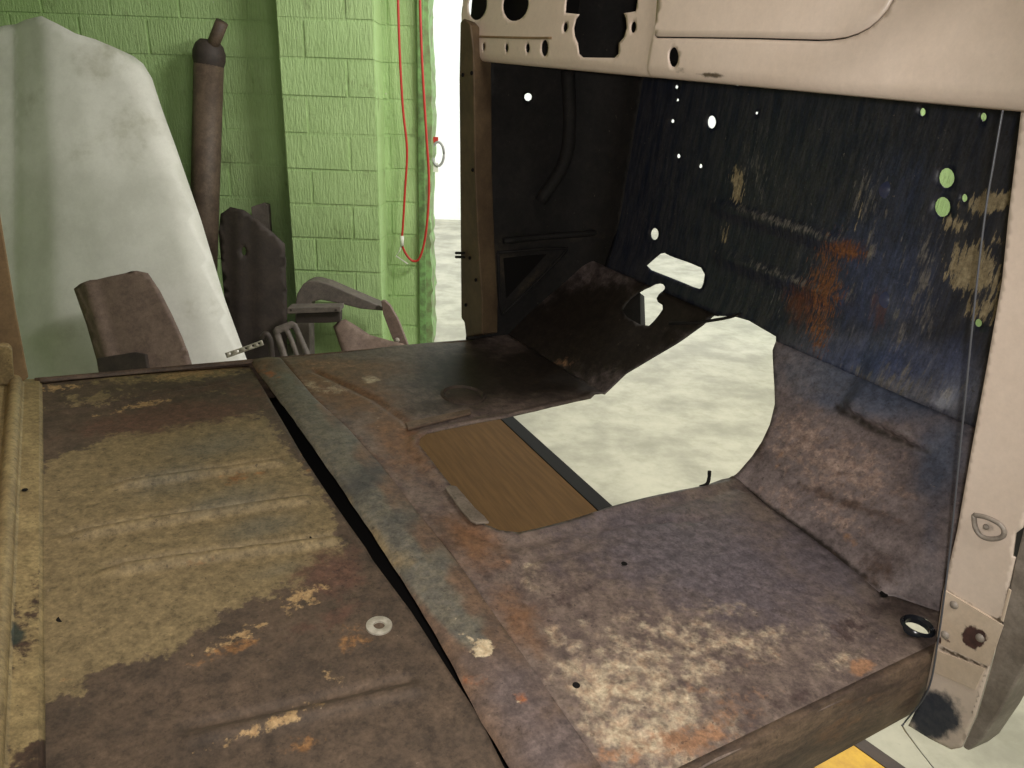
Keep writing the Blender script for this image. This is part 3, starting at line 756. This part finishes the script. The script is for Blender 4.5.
# --- dashboard
XD, ZB = 0.965, 0.795
RL = .018
def dash_yz(u, v):
    p = vx(u, v, XD); return (float(p[1]), float(p[2] - ZB + (RL * math.pi / 2 - RL)))
GY = dash_yz(655, 45)[0]                     # where the dash steps out
SEAM = [dash_yz(*p) for p in ((466, 36), (490, 37), (530, 38), (552, 38))]
GLOVE = [dash_yz(*p) for p in ((660, -30), (660, 36), (663, 39), (700, 39.5), (760, 40.5), (825, 42.5), (838, 42), (852, 40), (864, 36), (875, 30), (884, 22), (893, 11), (900, -3), (906, -18), (910, -40))]
GLOVE = [(GLOVE[0][0], .27)] + GLOVE + [(GLOVE[-1][0], .27)]
def shrink(poly, d):
    P = np.array(poly); c = P.mean(0); n = len(P); out = []
    for i in range(n):
        t = P[(i + 1) % n] - P[i - 1]; t /= np.linalg.norm(t); m = np.array([-t[1], t[0]])
        if m @ (c - P[i]) < 0: m = -m
        out.append(tuple(P[i] + m * d))
    return out
def dash_fn(P):
    y, t = P[:, 0], P[:, 1]
    th = np.clip(t / RL, 0, math.pi / 2)
    x = XD + RL * (1 - np.sin(th)); z = ZB + RL * (1 - np.cos(th)) + np.maximum(t - RL * math.pi / 2, 0)
    x = x + np.maximum(z - ZB - .05, 0) * .10
    step = np.clip((GY - y) / .02 + .5, 0, 1); step = step * step * (3 - 2 * step)
    x = x - .014 * step
    # crown towards the pillar
    x = x - .03 * np.clip((.66 - y) / .2, 0, 1) ** 2
    return np.stack([x, y, z], 1)
TOPT = .30
dash_out = [(.36, 0), (1.93, 0), (1.945, .02), (1.955, .05), (1.985, .12), (2.0, TOPT), (.36, TOPT)]
def dell(u, v, ru, rv, n=22): return [dash_yz(u + ru * math.cos(2 * math.pi * i / n), v + rv * math.sin(2 * math.pi * i / n)) for i in range(n)]
cutd = [dash_yz(*p) for p in ((563, -16), (563, 12.5), (577, 14), (574, 19), (572.5, 28), (574, 36), (577.5, 43), (579, 54), (583, 57.5), (615, 58), (619, 54), (619.5, 43), (624, 37), (626, 28), (624.5, 18), (622, 13), (634, 11), (636, -16))]
dholes = [GLOVE, dell(475, 4, 9.5, 16), dell(513, 4, 13, 17), cutd, dell(564.5, 27, 2.4, 5.2), dell(632.5, 27, 2.8, 6), dell(680, 58, 5, 10, 18),
          dell(470, 46, 1.8, 5, 12), dell(484, 47, 1.5, 4, 12), dell(507, 48, 1.6, 4.5, 12), dell(528, 48, 2.2, 5, 12), dell(545, 48, 3.6, 8.5, 14)]
dash = sheet('dashboard', dash_out, dholes, 0.007, dash_fn, M_BEIGE, thick=.003, flip=True)
masks(dash, {'rust': [(546, 60, 5, 2, 0, .5)], 'navy': [], 'grime_crease_shade': [(712, 75, 18, 3, 5, .75), (680, 70, 8, 4, 0, .6), (505, 15, 8, 16, 0, .42), (810, 81, 16, 2, 5, .5), (520, 50, 40, 8, 0, .35), (840, 42, 40, 2, 0, .4)]})
part(dash)
sm = [dash_fn(np.array([q]))[0] + np.array([-.001, 0, 0]) for q in SEAM]
part(tube('dash_seam', catmull(sm, 5), .003, M_TAN, dash), dash)
# glove-box door: set into its own opening with a dark shut line all round
def gl_fn(P):
    r = dash_fn(P); r[:, 0] = XD - .014 - .003 + np.maximum(r[:, 2] - ZB - .05, 0) * .10 - .03 * np.clip((.66 - P[:, 0]) / .2, 0, 1) ** 2
    return r
g = sheet('glove_box_door', shrink(GLOVE, .0028), [], .012, gl_fn, M_BEIGE, thick=.006, flip=True, offset=-1); masks(g, {'rust': [], 'navy': [], 'grime_crease_shade': [(785, 33, 16, 2, 5, .6), (694, 34, 3, 3, 0, .5), (830, 27, 3, 2, 0, .5)]}); part(g)
gx0, gx1 = min(p[0] for p in GLOVE), max(p[0] for p in GLOVE)
part(box('glove_box', (XD + .02, gx0 - .01, ZB + .03), (XD + .16, gx1 + .01, ZB + .27), M_BLACK))
part(box('gauge_hole_backing', (XD + .035, 1.62, ZB + .075), (XD + .13, 1.99, ZB + .28), M_BLACK))  # black box added so no daylight shows through the gauge holes
# cowl top behind the dash, up to the windscreen base
rows = []
for y in np.linspace(.40, 1.93, 30):
    rows.append([(XD + .025, y, ZB + .285), (1.02, y, 1.105), (1.2, y, 1.12), (1.44, y, 1.10)])
cw = grid('cowl_top', rows, M_BEIGE); solid(cw, .004, 0); masks(cw, {'rust': [], 'navy': [], 'grime_crease_shade': []}); part(cw)

# --- sills, rails, rear post
rows = []
for x in np.linspace(-.25, 1.17, 60):
    w = .002 * math.sin(x * 23) + .001 * math.sin(x * 61)
    rows.append([(x, YN + .012, .004), (x, YN + .002 + w, .003), (x, YN - .003 + w, -.006), (x, YN - .006 + w, -.05), (x, YN - .004 + w, -.10), (x, YN + .004, -.135), (x, YN + .06, -.14)])
sl = grid('door_sill', rows, M_SILL); solid(sl, .003, 0); masks(sl, {'orange': [(840, 720, 60, 20, -30, .5), (880, 700, 30, 20, -30, .4)]}); part(sl)
rows = []
for x in np.linspace(-.10, 1.05, 50):
    rows.append([(x, YF - .004, -.006), (x, YF + .006, 0.001), (x, YF + .014, -.012), (x, YF + .012, -.145)])
so = grid('door_sill', rows, M_SILL, flip=True); solid(so, .003, 0); masks(so, {'orange': [(200, 372, 120, 10, -5, .4)]}); part(so)
# rail along the back of the floor: flat strip, round bead, then the back wall
xa = XS
rows = []
for y in np.linspace(.1, YF + .01, 70):
    row = [(xa + .004, y, -.012), (xa, y, -.008), (xa - .002, y, -.004), (xa - .03, y, -.001), (xa - .034, y, .003)]
    row += [(xa - .046 + .012 * math.cos(q), y, .004 + .016 * math.sin(q)) for q in np.linspace(.2, math.pi - .2, 8)]
    row += [(xa - .062, y, .002), (xa - .075, y, .004), (xa - .09, y, .05), (xa - .11, y, .3)]
    rows.append(row)
rl = grid('rear_rail', rows, M_RAIL, flip=False); solid(rl, .003, 0)
masks(rl, {'rust': [(14, 650, 4, 60, 0, .6), (25, 680, 10, 30, 0, .55), (30, 760, 30, 26, 0, .8), (38, 600, 3, 80, 0, .5), (30, 400, 10, 20, 0, .5), (5, 360, 20, 10, 0, .6)],
           'teal': [(13, 635, 4, 14, 0, .9), (30, 690, 12, 10, 0, .5)]}); part(rl)
BP = [(-60, 60), (-20, 90), (0, 212), (8, 260), (16, 310), (24, 352), (29, 378), (20, 384), (-20, 390), (-60, 392)]
bp = prism('rear_pillar', [vy(u, v, YF - .01) for u, v in BP], (-.01, .06, 0), M_TAN, bev=.004); part(bp)
part(prism('pillar_foot', [vy(u, v, YF - .03) for u, v in ((-40, 344), (8, 346), (12, 350), (14, 384), (-40, 390))], (0, .03, 0), M_RAIL, bev=.003)); masks(bp, {}); 
# roof, windscreen posts and back wall of the cab (unseen, put in for the shade they cast)
rows = []
for q in np.linspace(0, 1, 12):
    y = .38 + 1.56 * q
    cr = .06 * math.sin(math.pi * q)
    rows.append([(-.22, y, 1.10 + cr), (-.1, y, 1.24 + cr), (.2, y, 1.30 + cr), (.5, y, 1.30 + cr), (.72, y, 1.26 + cr)])
rf = grid('roof', rows, M_BEIGE); solid(rf, .006, 0); masks(rf, {'rust': [], 'navy': [], 'grime_crease_shade': []}); part(rf)
for y in (.40, 1.93):
    part(tube('windscreen_post', catmull([(1.0, y, 1.08), (.9, y, 1.18), (.72, y, 1.27)], 5), .03, M_BEIGE_P))
bw = prism('back_wall', [(-.20, .40, .0), (-.20, 1.93, .0), (-.24, 1.93, 1.12), (-.24, .40, 1.12)], (-.006, 0, 0), M_TAN); part(bw)

# --- details on the floor
d0 = vz(463, 396)
part(lathe('inspection_plate', [(.0001, .005), (.040, .005), (.046, .002), (.052, .008), (.058, .005), (.060, -.002)], d0, layered('dirty_plate', lin(70, 58, 48), lin(56, 46, 39), 14, [], rough=.75), seg=40))
fl = [vz(405, 428, .004), vz(420, 420, .004), vz(455, 414, .004), vz(500, 405, .004)]
part(prism('tunnel_flange', [vz(405, 425, .004), vz(430, 419, .004), vz(470, 411, .004), vz(471, 415, .003), vz(432, 425, .003), vz(408, 431, .003)], (0, 0, .007), M_SILL, bev=.002))
part(tube('floor_clip', catmull([vz(700, 487, .0), vz(707, 484, .006), vz(709, 478, .016), vx(709.5, 471, float(vz(707, 484)[0]))], 4), .004, M_BLACK, rs=None))
for (u, v, r) in ((57, 492, .006), (62, 620, .008), (25, 491, .005), (513 - 240, 472, .004), (152, 401, .004)):  # black discs on the surface paint the dark inside of holes
    c = rear_fn(vz(u, v, -.012)[None, :2])[0] if u > 30 else np.array([*vz(u, v, 0)[:2], 0.002])
    part(lathe('hole_dark_disc', [(.0001, .0012), (r * .9, .0012), (r, .0002)], c, M_BLACK, seg=12))
for (u, v, r) in ((576, 686, .006), (624, 565, .006), (884, 594, .007)):
    c = prof_fn(np.array([hit(u, v)]))[0]
    part(lathe('hole_dark_disc', [(.0001, .0022), (r * .9, .0022), (r, .0002)], c, M_BLACK, seg=12))
def on_cab(o):                               # a thing of its own that lies on or hangs in the tilted cab
    me = o.data; n = len(me.vertices); co = np.empty(n * 3); me.vertices.foreach_get('co', co); co = co.reshape(-1, 3)
    c = co.mean(0); c[2] = co[:, 2].min()
    me.vertices.foreach_set('co', (co - c).ravel()); me.update()
    mm = np.eye(4); mm[:3, :3] = MW; mm[:3, 3] = v2w(c); o.matrix_world = Matrix(mm.tolist()); return o

# ================================================================== LOOSE THINGS ON THE CAB
wc = vz(379, 628, -.012)
o = lathe('washer', [(.0085, .0005), (.0085, .0045), (.0095, .005), (.0185, .005), (.0195, .0045), (.0195, .0005), (.0085, .0005)], (wc[0], wc[1], -.012 + .0015), M_ZINC, seg=32)
on_cab(o); tag(o, 'round zinc washer lying on the rusty rear floor', 'washer')
LS = [(445, 490), (450, 487), (456, 488), (464, 497), (475, 510), (484, 518), (489, 524), (476, 525), (470, 522), (460, 511)]
o = prism('metal_strip', [vz(*p, .010) for p in LS], (0, 0, .005), M_STRIP, bev=.0015); on_cab(o)
tag(o, 'short grey steel strip lying at the edge of the floor opening', 'metal strip')
WP = [(1003, 108), (994, 160), (985, 215), (975, 300), (966, 390), (958, 470), (951, 540), (945, 590), (938, 640), (928, 690)]
wp = [ppl(u, v, 1.07) for u, v in WP]
g0 = ppl(905, 722, 1.075); wp2 = [g0, ppl(903, 727, 1.07)]
wv = [v2w(p) for p in wp + wp2] + [wz(912, 740, .35), wz(925, 757, .12), wz(942, 776, .005), wz(980, 800, .005)]
o = tube('thin_wire', catmull(wv, 8), .0014, plain('wire_grey', lin(92, 94, 100), .35, .3), seg=6)
tag(o, 'thin grey wire hanging from the dash down the beige pillar', 'wire')

# ================================================================== UNDER THE CAB
M_WOOD, nt, b = new_mat('brown_wood_board')
tcn = N(nt, 'ShaderNodeTexCoord')
gr = noise(nt, 1.0, 6, .6, tcn.outputs['Object'], (4, 60, 4)); g2 = noise(nt, 3.0, 5, .6)
nt.links.new(mixc(nt, mth(nt, 'MULTIPLY', g2, .4), mixc(nt, ramp(nt, gr, .3, .7), lin(88, 64, 36), lin(74, 53, 29)), lin(60, 43, 24)), b.inputs['Base Color'])
b.inputs['Roughness'].default_value = .8; b.inputs['Specular IOR Level'].default_value = .12
zt = .05
A0, A1 = wz(501, 419, zt), wz(598, 510, zt)
B0, B1 = wz(514, 417, zt), wz(613, 508, zt)
e = (A1 - A0) / np.linalg.norm(A1 - A0)
A0 = A0 - e * .45; A1 = A1 + e * .35
pr = np.array([-e[1], e[0], 0.]); pr = pr if pr @ np.array([-1, 0, 0]) > 0 else -pr
ang = math.atan2(e[1], e[0]); Lb = float(np.linalg.norm(A1 - A0)); wtr = abs(float((B0 - A0) @ pr))
brd = empty('wooden_board', (float(A0[0]), float(A0[1]), 0)); brd.rotation_euler = (0, 0, ang)
sg = 1 if (pr @ np.array([-math.sin(ang), math.cos(ang), 0])) > 0 else -1
box('panel', (0, min(0, sg * .8), 0.0), (Lb, max(0, sg * .8), zt - .004), M_WOOD, brd, .002)
box('edge_trim', (0, min(0, -sg * wtr), 0.0), (Lb, max(0, -sg * wtr), zt), M_BLACK, brd, .003)
tag(brd, 'brown wooden board with black edge trim on the concrete under the cab', 'board')
pk = empty('painted_plank', tuple(wz(890, 775, 0)))
d1 = wz(912, 772, 0) - wz(872, 744, 0); pk.rotation_euler = (0, 0, math.atan2(d1[1], d1[0]))
box('yellow_face', (-.35, -.16, 0), (.35, -.012, .022), plain('yellow_paint', lin(214, 168, 44), .5, 0, lin(188, 142, 40), 20), pk, .002)
box('dark_edge', (-.35, -.012, 0), (.35, .03, .024), plain('dark_brown_paint', lin(66, 50, 42), .6, 0, lin(50, 40, 36), 20), pk, .002)
tag(pk, 'yellow board with dark brown edge on the floor below the door sill', 'board')

# ================================================================== PARTS LEANING ON THE WALL
M_PALE = layered('pale_grey_primer', lin(226, 225, 219), lin(212, 211, 204), 4, [
    ('smudge', lin(170, 168, 152), lin(182, 180, 166), 9, .9, .25)], rough=.5, bstr=.05, speck=.05)
hn = np.array([0, 2.15, -.70]); hn /= np.linalg.norm(hn); hp = np.array([0, 3.95, 0.])
def crs(tab, v): return np.interp(v, [a for a, b in tab], [b for a, b in tab])
C1 = [(20, 18), (300, 17), (500, 14)]; C2 = [(20, 57), (160, 66), (300, 69), (500, 74)]; C3 = [(36, 85), (170, 105), (280, 121), (460, 136)]
CE = [(52, 128), (62, 142), (85, 152), (120, 166), (220, 201), (300, 225), (360, 247), (480, 292)]
def hood_fn(P):
    out = np.empty((len(P), 3))
    for i, (u, v) in enumerate(P):
        p = wpl(u, v, hp, hn)
        c1, c2, c3, ce = crs(C1, v), crs(C2, v), crs(C3, v), crs(CE, v)
        if u < c1: d = .03 + .0006 * (u - c1) - .012 * math.exp(-((u - c1) / 2.5) ** 2)
        elif u < c2: d = .03 + .085 * (u - c1) / (c2 - c1) - .012 * math.exp(-((u - c1) / 2.5) ** 2)
        elif u < c3: d = .115 - .005 * (u - c2) / (c3 - c2)
        else:
            t = (u - c3) / max(ce - c3, 8); d = .11 - .06 * t - .05 * max(0, t - .8) / .2
        out[i] = p - hn * d
    return out
HO = [(-70, 60), (-20, 36), (0, 29), (18, 26), (34, 25), (54, 25), (70, 33), (87, 42), (104, 46), (120, 52), (134, 57), (143, 64), (151, 78), (160, 104), (176, 148), (201, 220), (225, 300), (247, 360), (285, 458), (-90, 458)]
o = sheet('body_panel', HO, [], 9.0, hood_fn, M_PALE, thick=.006)
masks(o, {'smudge': [(100, 60, 40, 30, 0, .5), (130, 130, 40, 50, 0, .45), (80, 150, 20, 14, 0, .5), (200, 310, 30, 16, 0, .4), (60, 330, 40, 20, 0, .4), (30, 90, 20, 40, 0, .4)]}, wproj)
co = np.array([v.co[:] for v in o.data.vertices]); zmin = co[:, 2].min()
for v_ in o.data.vertices: v_.co.z = max(v_.co.z, 0.006)
hood = o; tag(o, 'large pale grey creased body panel leaning on the green wall', 'body panel')

M_BRN = layered('dull_brown_primer', lin(126, 106, 96), lin(108, 90, 82), 14, [], rough=.7, speck=.3)
M_DBR = layered('dark_rusty_sheet', lin(62, 52, 47), lin(48, 40, 37), 12, [], rough=.7, speck=.3)
M_GBR = layered('grey_brown_sheet', lin(112, 102, 96), lin(92, 84, 80), 14, [], rough=.65, speck=.3)
M_SHF = layered('rusty_shaft', lin(98, 82, 68), lin(76, 62, 52), 12, [], rough=.65, speck=.35)
bn = np.array([0, 1.0, -.30]); bn /= np.linalg.norm(bn); bp0 = np.array([0, 3.62, 0.])
def leaf(name, poly, p0, n, mat, thick, sp=5.0, holes=(), disp=None, parent=None):
    def fn(P):
        r = np.array([wpl(u, v, p0, n) for u, v in P])
        if disp is not None: r = r - np.asarray(n) * np.array([disp(u, v) for u, v in P])[:, None]
        r[:, 2] = np.maximum(r[:, 2], .004)
        return r
    return sheet(name, poly, list(holes), sp, fn, mat, parent, thick=thick)
def bdisp(u, v):
    c = 92 + (v - 290) * .28
    return .02 * math.exp(-((u - c) / 6) ** 2) + .012 * math.exp(-((u - c - 20) / 40) ** 2)
bx_ = empty('square_panel', (float(wpl(130, 400, bp0, bn)[0]), 3.62, 0))
def under(o, root):
    o.parent = root; o.location = -root.location; return o
under(leaf('sheet', [(75, 289), (82, 284), (110, 277), (138, 271), (148, 273), (160, 291), (172, 315), (182, 337), (191, 362), (203, 402), (106, 410), (98, 360), (88, 325)], bp0, bn, M_BRN, .012, disp=bdisp), bx_)
under(prism('clip_plate', [wpl(u, v, bp0, bn) - bn * .04 for u, v in ((101, 358), (138, 352), (149, 354), (152, 372), (104, 378))], bn * .035, M_DBR, bev=.004), bx_)
tag(bx_, 'small square brown sheet panel leaning on the pale body panel', 'panel')
# drive shaft
ds = empty('drive_shaft', tuple(wy(200, 380, 4.45) * np.array([1, 1, 0])))
p_top, p_bot = wy(209, 58, 4.62), wy(204, 240, 4.56)
dr = (p_bot - p_top) / np.linalg.norm(p_bot - p_top); p_end = p_top + dr * ((p_top[2] - .03) / -dr[2])
R_ = .082
under(tube('tube', [p_top, p_top + (p_end - p_top) * .5, p_end], R_, M_SHF, seg=24), ds)
under(lathe('yoke', [(.0001, .10), (.05, .095), (.075, .07), (.09, .03), (.09, -.01), (.082, -.04), (.0001, -.05)], p_top, M_DBR, seg=24, axis=tuple(-dr)), ds)
q0, q1 = wy(210, 52, 4.60), wy(222, 22, 4.56)
sh = under(tube('spline_shaft', [q0, q0 + (q1 - q0) * .5, q1], .034, M_SHF, seg=14), ds)
tag(ds, 'upright rusty drive shaft tube with yoke standing against the wall', 'drive shaft')
# shield-shaped dark panel
sn = np.array([0, 1.0, -.12]); sn /= np.linalg.norm(sn); sp0 = np.array([0, 4.22, 0.])
def sdisp(u, v): return .015 * math.exp(-((u - 240) / 7) ** 2) + .02 * max(0, 1 - abs(u - 262) / 26)
o = leaf('shield_panel', [(219, 232), (221, 214), (231, 207), (245, 210), (260, 221), (274, 233), (285, 244), (287, 300), (287, 360), (287, 385), (236, 385), (230, 340), (224, 290)], sp0, sn, M_DBR, .012, disp=sdisp,
         holes=[ell((245, 251), 2.2, 4.2, 12)])
tag(o, 'dark rusty shield-shaped panel standing beside the drive shaft', 'panel')
pst = prism('angle_post', [wy(251, 207, 4.62), wy(263, 203, 4.62), wy(268, 205, 4.62), wy(268, 230, 4.62) * np.array([1, 1, 0]), wy(251, 230, 4.62) * np.array([1, 1, 0])], (0, .05, 0), M_GBR, bev=.004)
tag(pst, 'grey angle post behind the dark shield panel', 'post')
# arched bracket
AR = [(295, 306), (297, 294), (303, 284), (310, 281), (317, 281), (328, 284), (351, 294), (382, 307), (383, 311), (361, 309), (337, 303), (321, 300), (312, 302), (309, 310), (311, 385), (297, 385)]
ab_ = prism('arched_bracket', [wy(u, v, 4.26) if v < 380 else wy(u, v, 4.26) * np.array([1, 1, 0]) for u, v in AR], (0, .12, 0), M_GBR, bev=.006)
tag(ab_, 'curved grey arch-shaped bracket at the foot of the green pilaster', 'bracket')
BR = [(381, 301), (385, 301), (390, 306), (398, 320), (407, 343), (413, 360), (413, 385), (402, 385), (402, 356), (392, 338), (383, 314)]
br = empty('angled_bracket', tuple(wy(408, 380, 4.28) * np.array([1, 1, 0])))
under(prism('arm', [wy(u, v, 4.22) if v < 380 else wy(u, v, 4.22) * np.array([1, 1, 0]) for u, v in BR], (0, .035, 0), M_BRN, bev=.004), br)
under(lathe('ball_stud', [(.0001, .018), (.012, .013), (.016, 0), (.012, -.013), (.0001, -.018)], wy(397, 340, 4.20), M_GREY, seg=14, axis=(0, 1, 0)), br)
tag(br, 'pale brown angled bracket with ball stud at the end of the arched bracket', 'bracket')
PLT = [(334, 327), (339, 322), (346, 320), (358, 327), (370, 335), (388, 340), (404, 344), (414, 362), (414, 392), (350, 392), (342, 350)]
pn = np.array([0, 1.0, -.5]); pn /= np.linalg.norm(pn)
o = leaf('flat_plate', PLT, np.array([0, 3.98, 0.]), pn, M_BRN, .01, disp=lambda u, v: .02 * math.exp(-((u - 346) / 14) ** 2))
tag(o, 'flat grey brown plate lying below the arched bracket', 'plate')
fnm = np.array([0, 1.0, -.35]); fnm /= np.linalg.norm(fnm)
FR = [(273, 331), (276, 327), (292, 321), (297, 324), (304, 340), (312, 358), (322, 392), (288, 392), (282, 358)]
H1 = [(280, 333), (285, 331), (289, 340), (296, 358), (301, 378), (294, 380), (288, 358)]
H2 = [(289, 329), (293, 328), (298, 339), (305, 358), (312, 378), (306, 379), (300, 358), (294, 340)]
o = leaf('slotted_frame', FR, np.array([0, 3.86, 0.]), fnm, M_GBR, .022, sp=4.0, holes=[H1, H2])
tag(o, 'grey frame bracket with two long slots beside the dark shield panel', 'bracket')
cb = empty('channel_bar', tuple(wy(300, 318, 4.12) * np.array([1, 1, 1])))
zb_ = wy(313, 311, 4.1)
under(prism('top_flange', [wy(u, v, 4.08) for u, v in ((287, 308), (340, 307), (340, 312), (287, 314))], (0, .10, 0), M_GBR, bev=.003), cb)
under(prism('web', [wy(u, v, 4.10) for u, v in ((296, 314), (340, 312), (340, 322), (326, 323), (296, 323))], (0, .06, 0), M_DBR, bev=.003), cb)
for u in (291, 336): under(lathe('rivet', [(.0001, .004), (.006, .003), (.008, 0)], wy(u, 310, 4.08), M_DBR, seg=10, axis=(0, -1, 0)), cb)
tag(cb, 'short grey steel channel bar resting on the slotted frame and flat plate', 'bar')
# perforated strip
PS = [(225, 353), (246, 346), (262, 340), (264, 345), (247, 351), (227, 358)]
ps_ = leaf('perforated_strap', PS, np.array([0, 3.88, 0.]), np.array([0, 1., 0]), M_ZINC, .004, sp=3.0, holes=[ell((u, v), 1.2, 1.2, 8) for u, v in ((230, 353.5), (238, 351), (246, 348.3), (253, 345.8), (259, 343.5))])
ps_.parent = hood; ps_['label'] = 'bright perforated metal strap'
pp_ = [wy(262, 338, 3.80), wy(266, 334, 3.80), wy(270, 340, 3.80), wy(272, 356, 3.80), wy(274, 380, 3.80)]; pp_[-1][2] = 0.02
o = tube('bent_pipe', catmull(pp_, 6), .016, M_DBR, seg=10); tag(o, 'short dark bent pipe next to the slotted frame', 'pipe')

# red cable looped on the wall
YC = 4.68
cbp = [(398, -30), (398, 0), (400, 60), (403, 110), (407, 150), (405, 190), (403, 225), (402, 243)]
cb2 = [(402, 243), (406, 254), (413, 261), (420, 257), (426, 232), (429, 185), (426, 130), (422, 60), (420, 0), (420, -30)]
rc = empty('red_cable', tuple(wy(402, 243, YC)))
M_RED = plain('red_rubber', lin(176, 44, 36), .45)
under(tube('cord', catmull([wy(u, v, YC) for u, v in cbp[:-1]] + [wy(u, v, YC - .01) for u, v in cb2], 6), .0075, M_RED, seg=8), rc)
M_WHT = plain('pale_plastic', lin(214, 214, 204), .4)
under(tube('plug_lead', [wy(402, 240, YC - .02), wy(400, 250, YC - .02), wy(396, 256, YC - .02), wy(408, 264, YC - .02)], .005, M_WHT, seg=6), rc)
under(tube('plug', [wy(402, 236, YC - .02), wy(402, 246, YC - .02)], .012, M_WHT, seg=8), rc)
tag(rc, 'red cable hanging in a long loop on the green wall by the doorway', 'cable')
hk = empty('ring_hook', tuple(wy(434, 150, YW + .1)))
rp = [wy(438 + 6 * math.cos(t), 154 + 12 * math.sin(t), YW + .1) for t in np.linspace(0, 2 * math.pi, 20)]
under(tube('ring', rp, .008, plain('ring_grey', lin(150, 150, 150), .4), seg=6), hk)
under(box('tag_plate', tuple(wy(432, 172, YW + .1)), tuple(wy(438, 163, YW + .1) + np.array([0, .01, 0])), M_WHT), hk)
under(box('red_cap', tuple(wy(432, 143, YW + .1)), tuple(wy(438, 137, YW + .1) + np.array([0, .02, 0])), M_RED), hk)
tag(hk, 'small grey ring with red cap fixed on the edge of the doorway', 'hook')
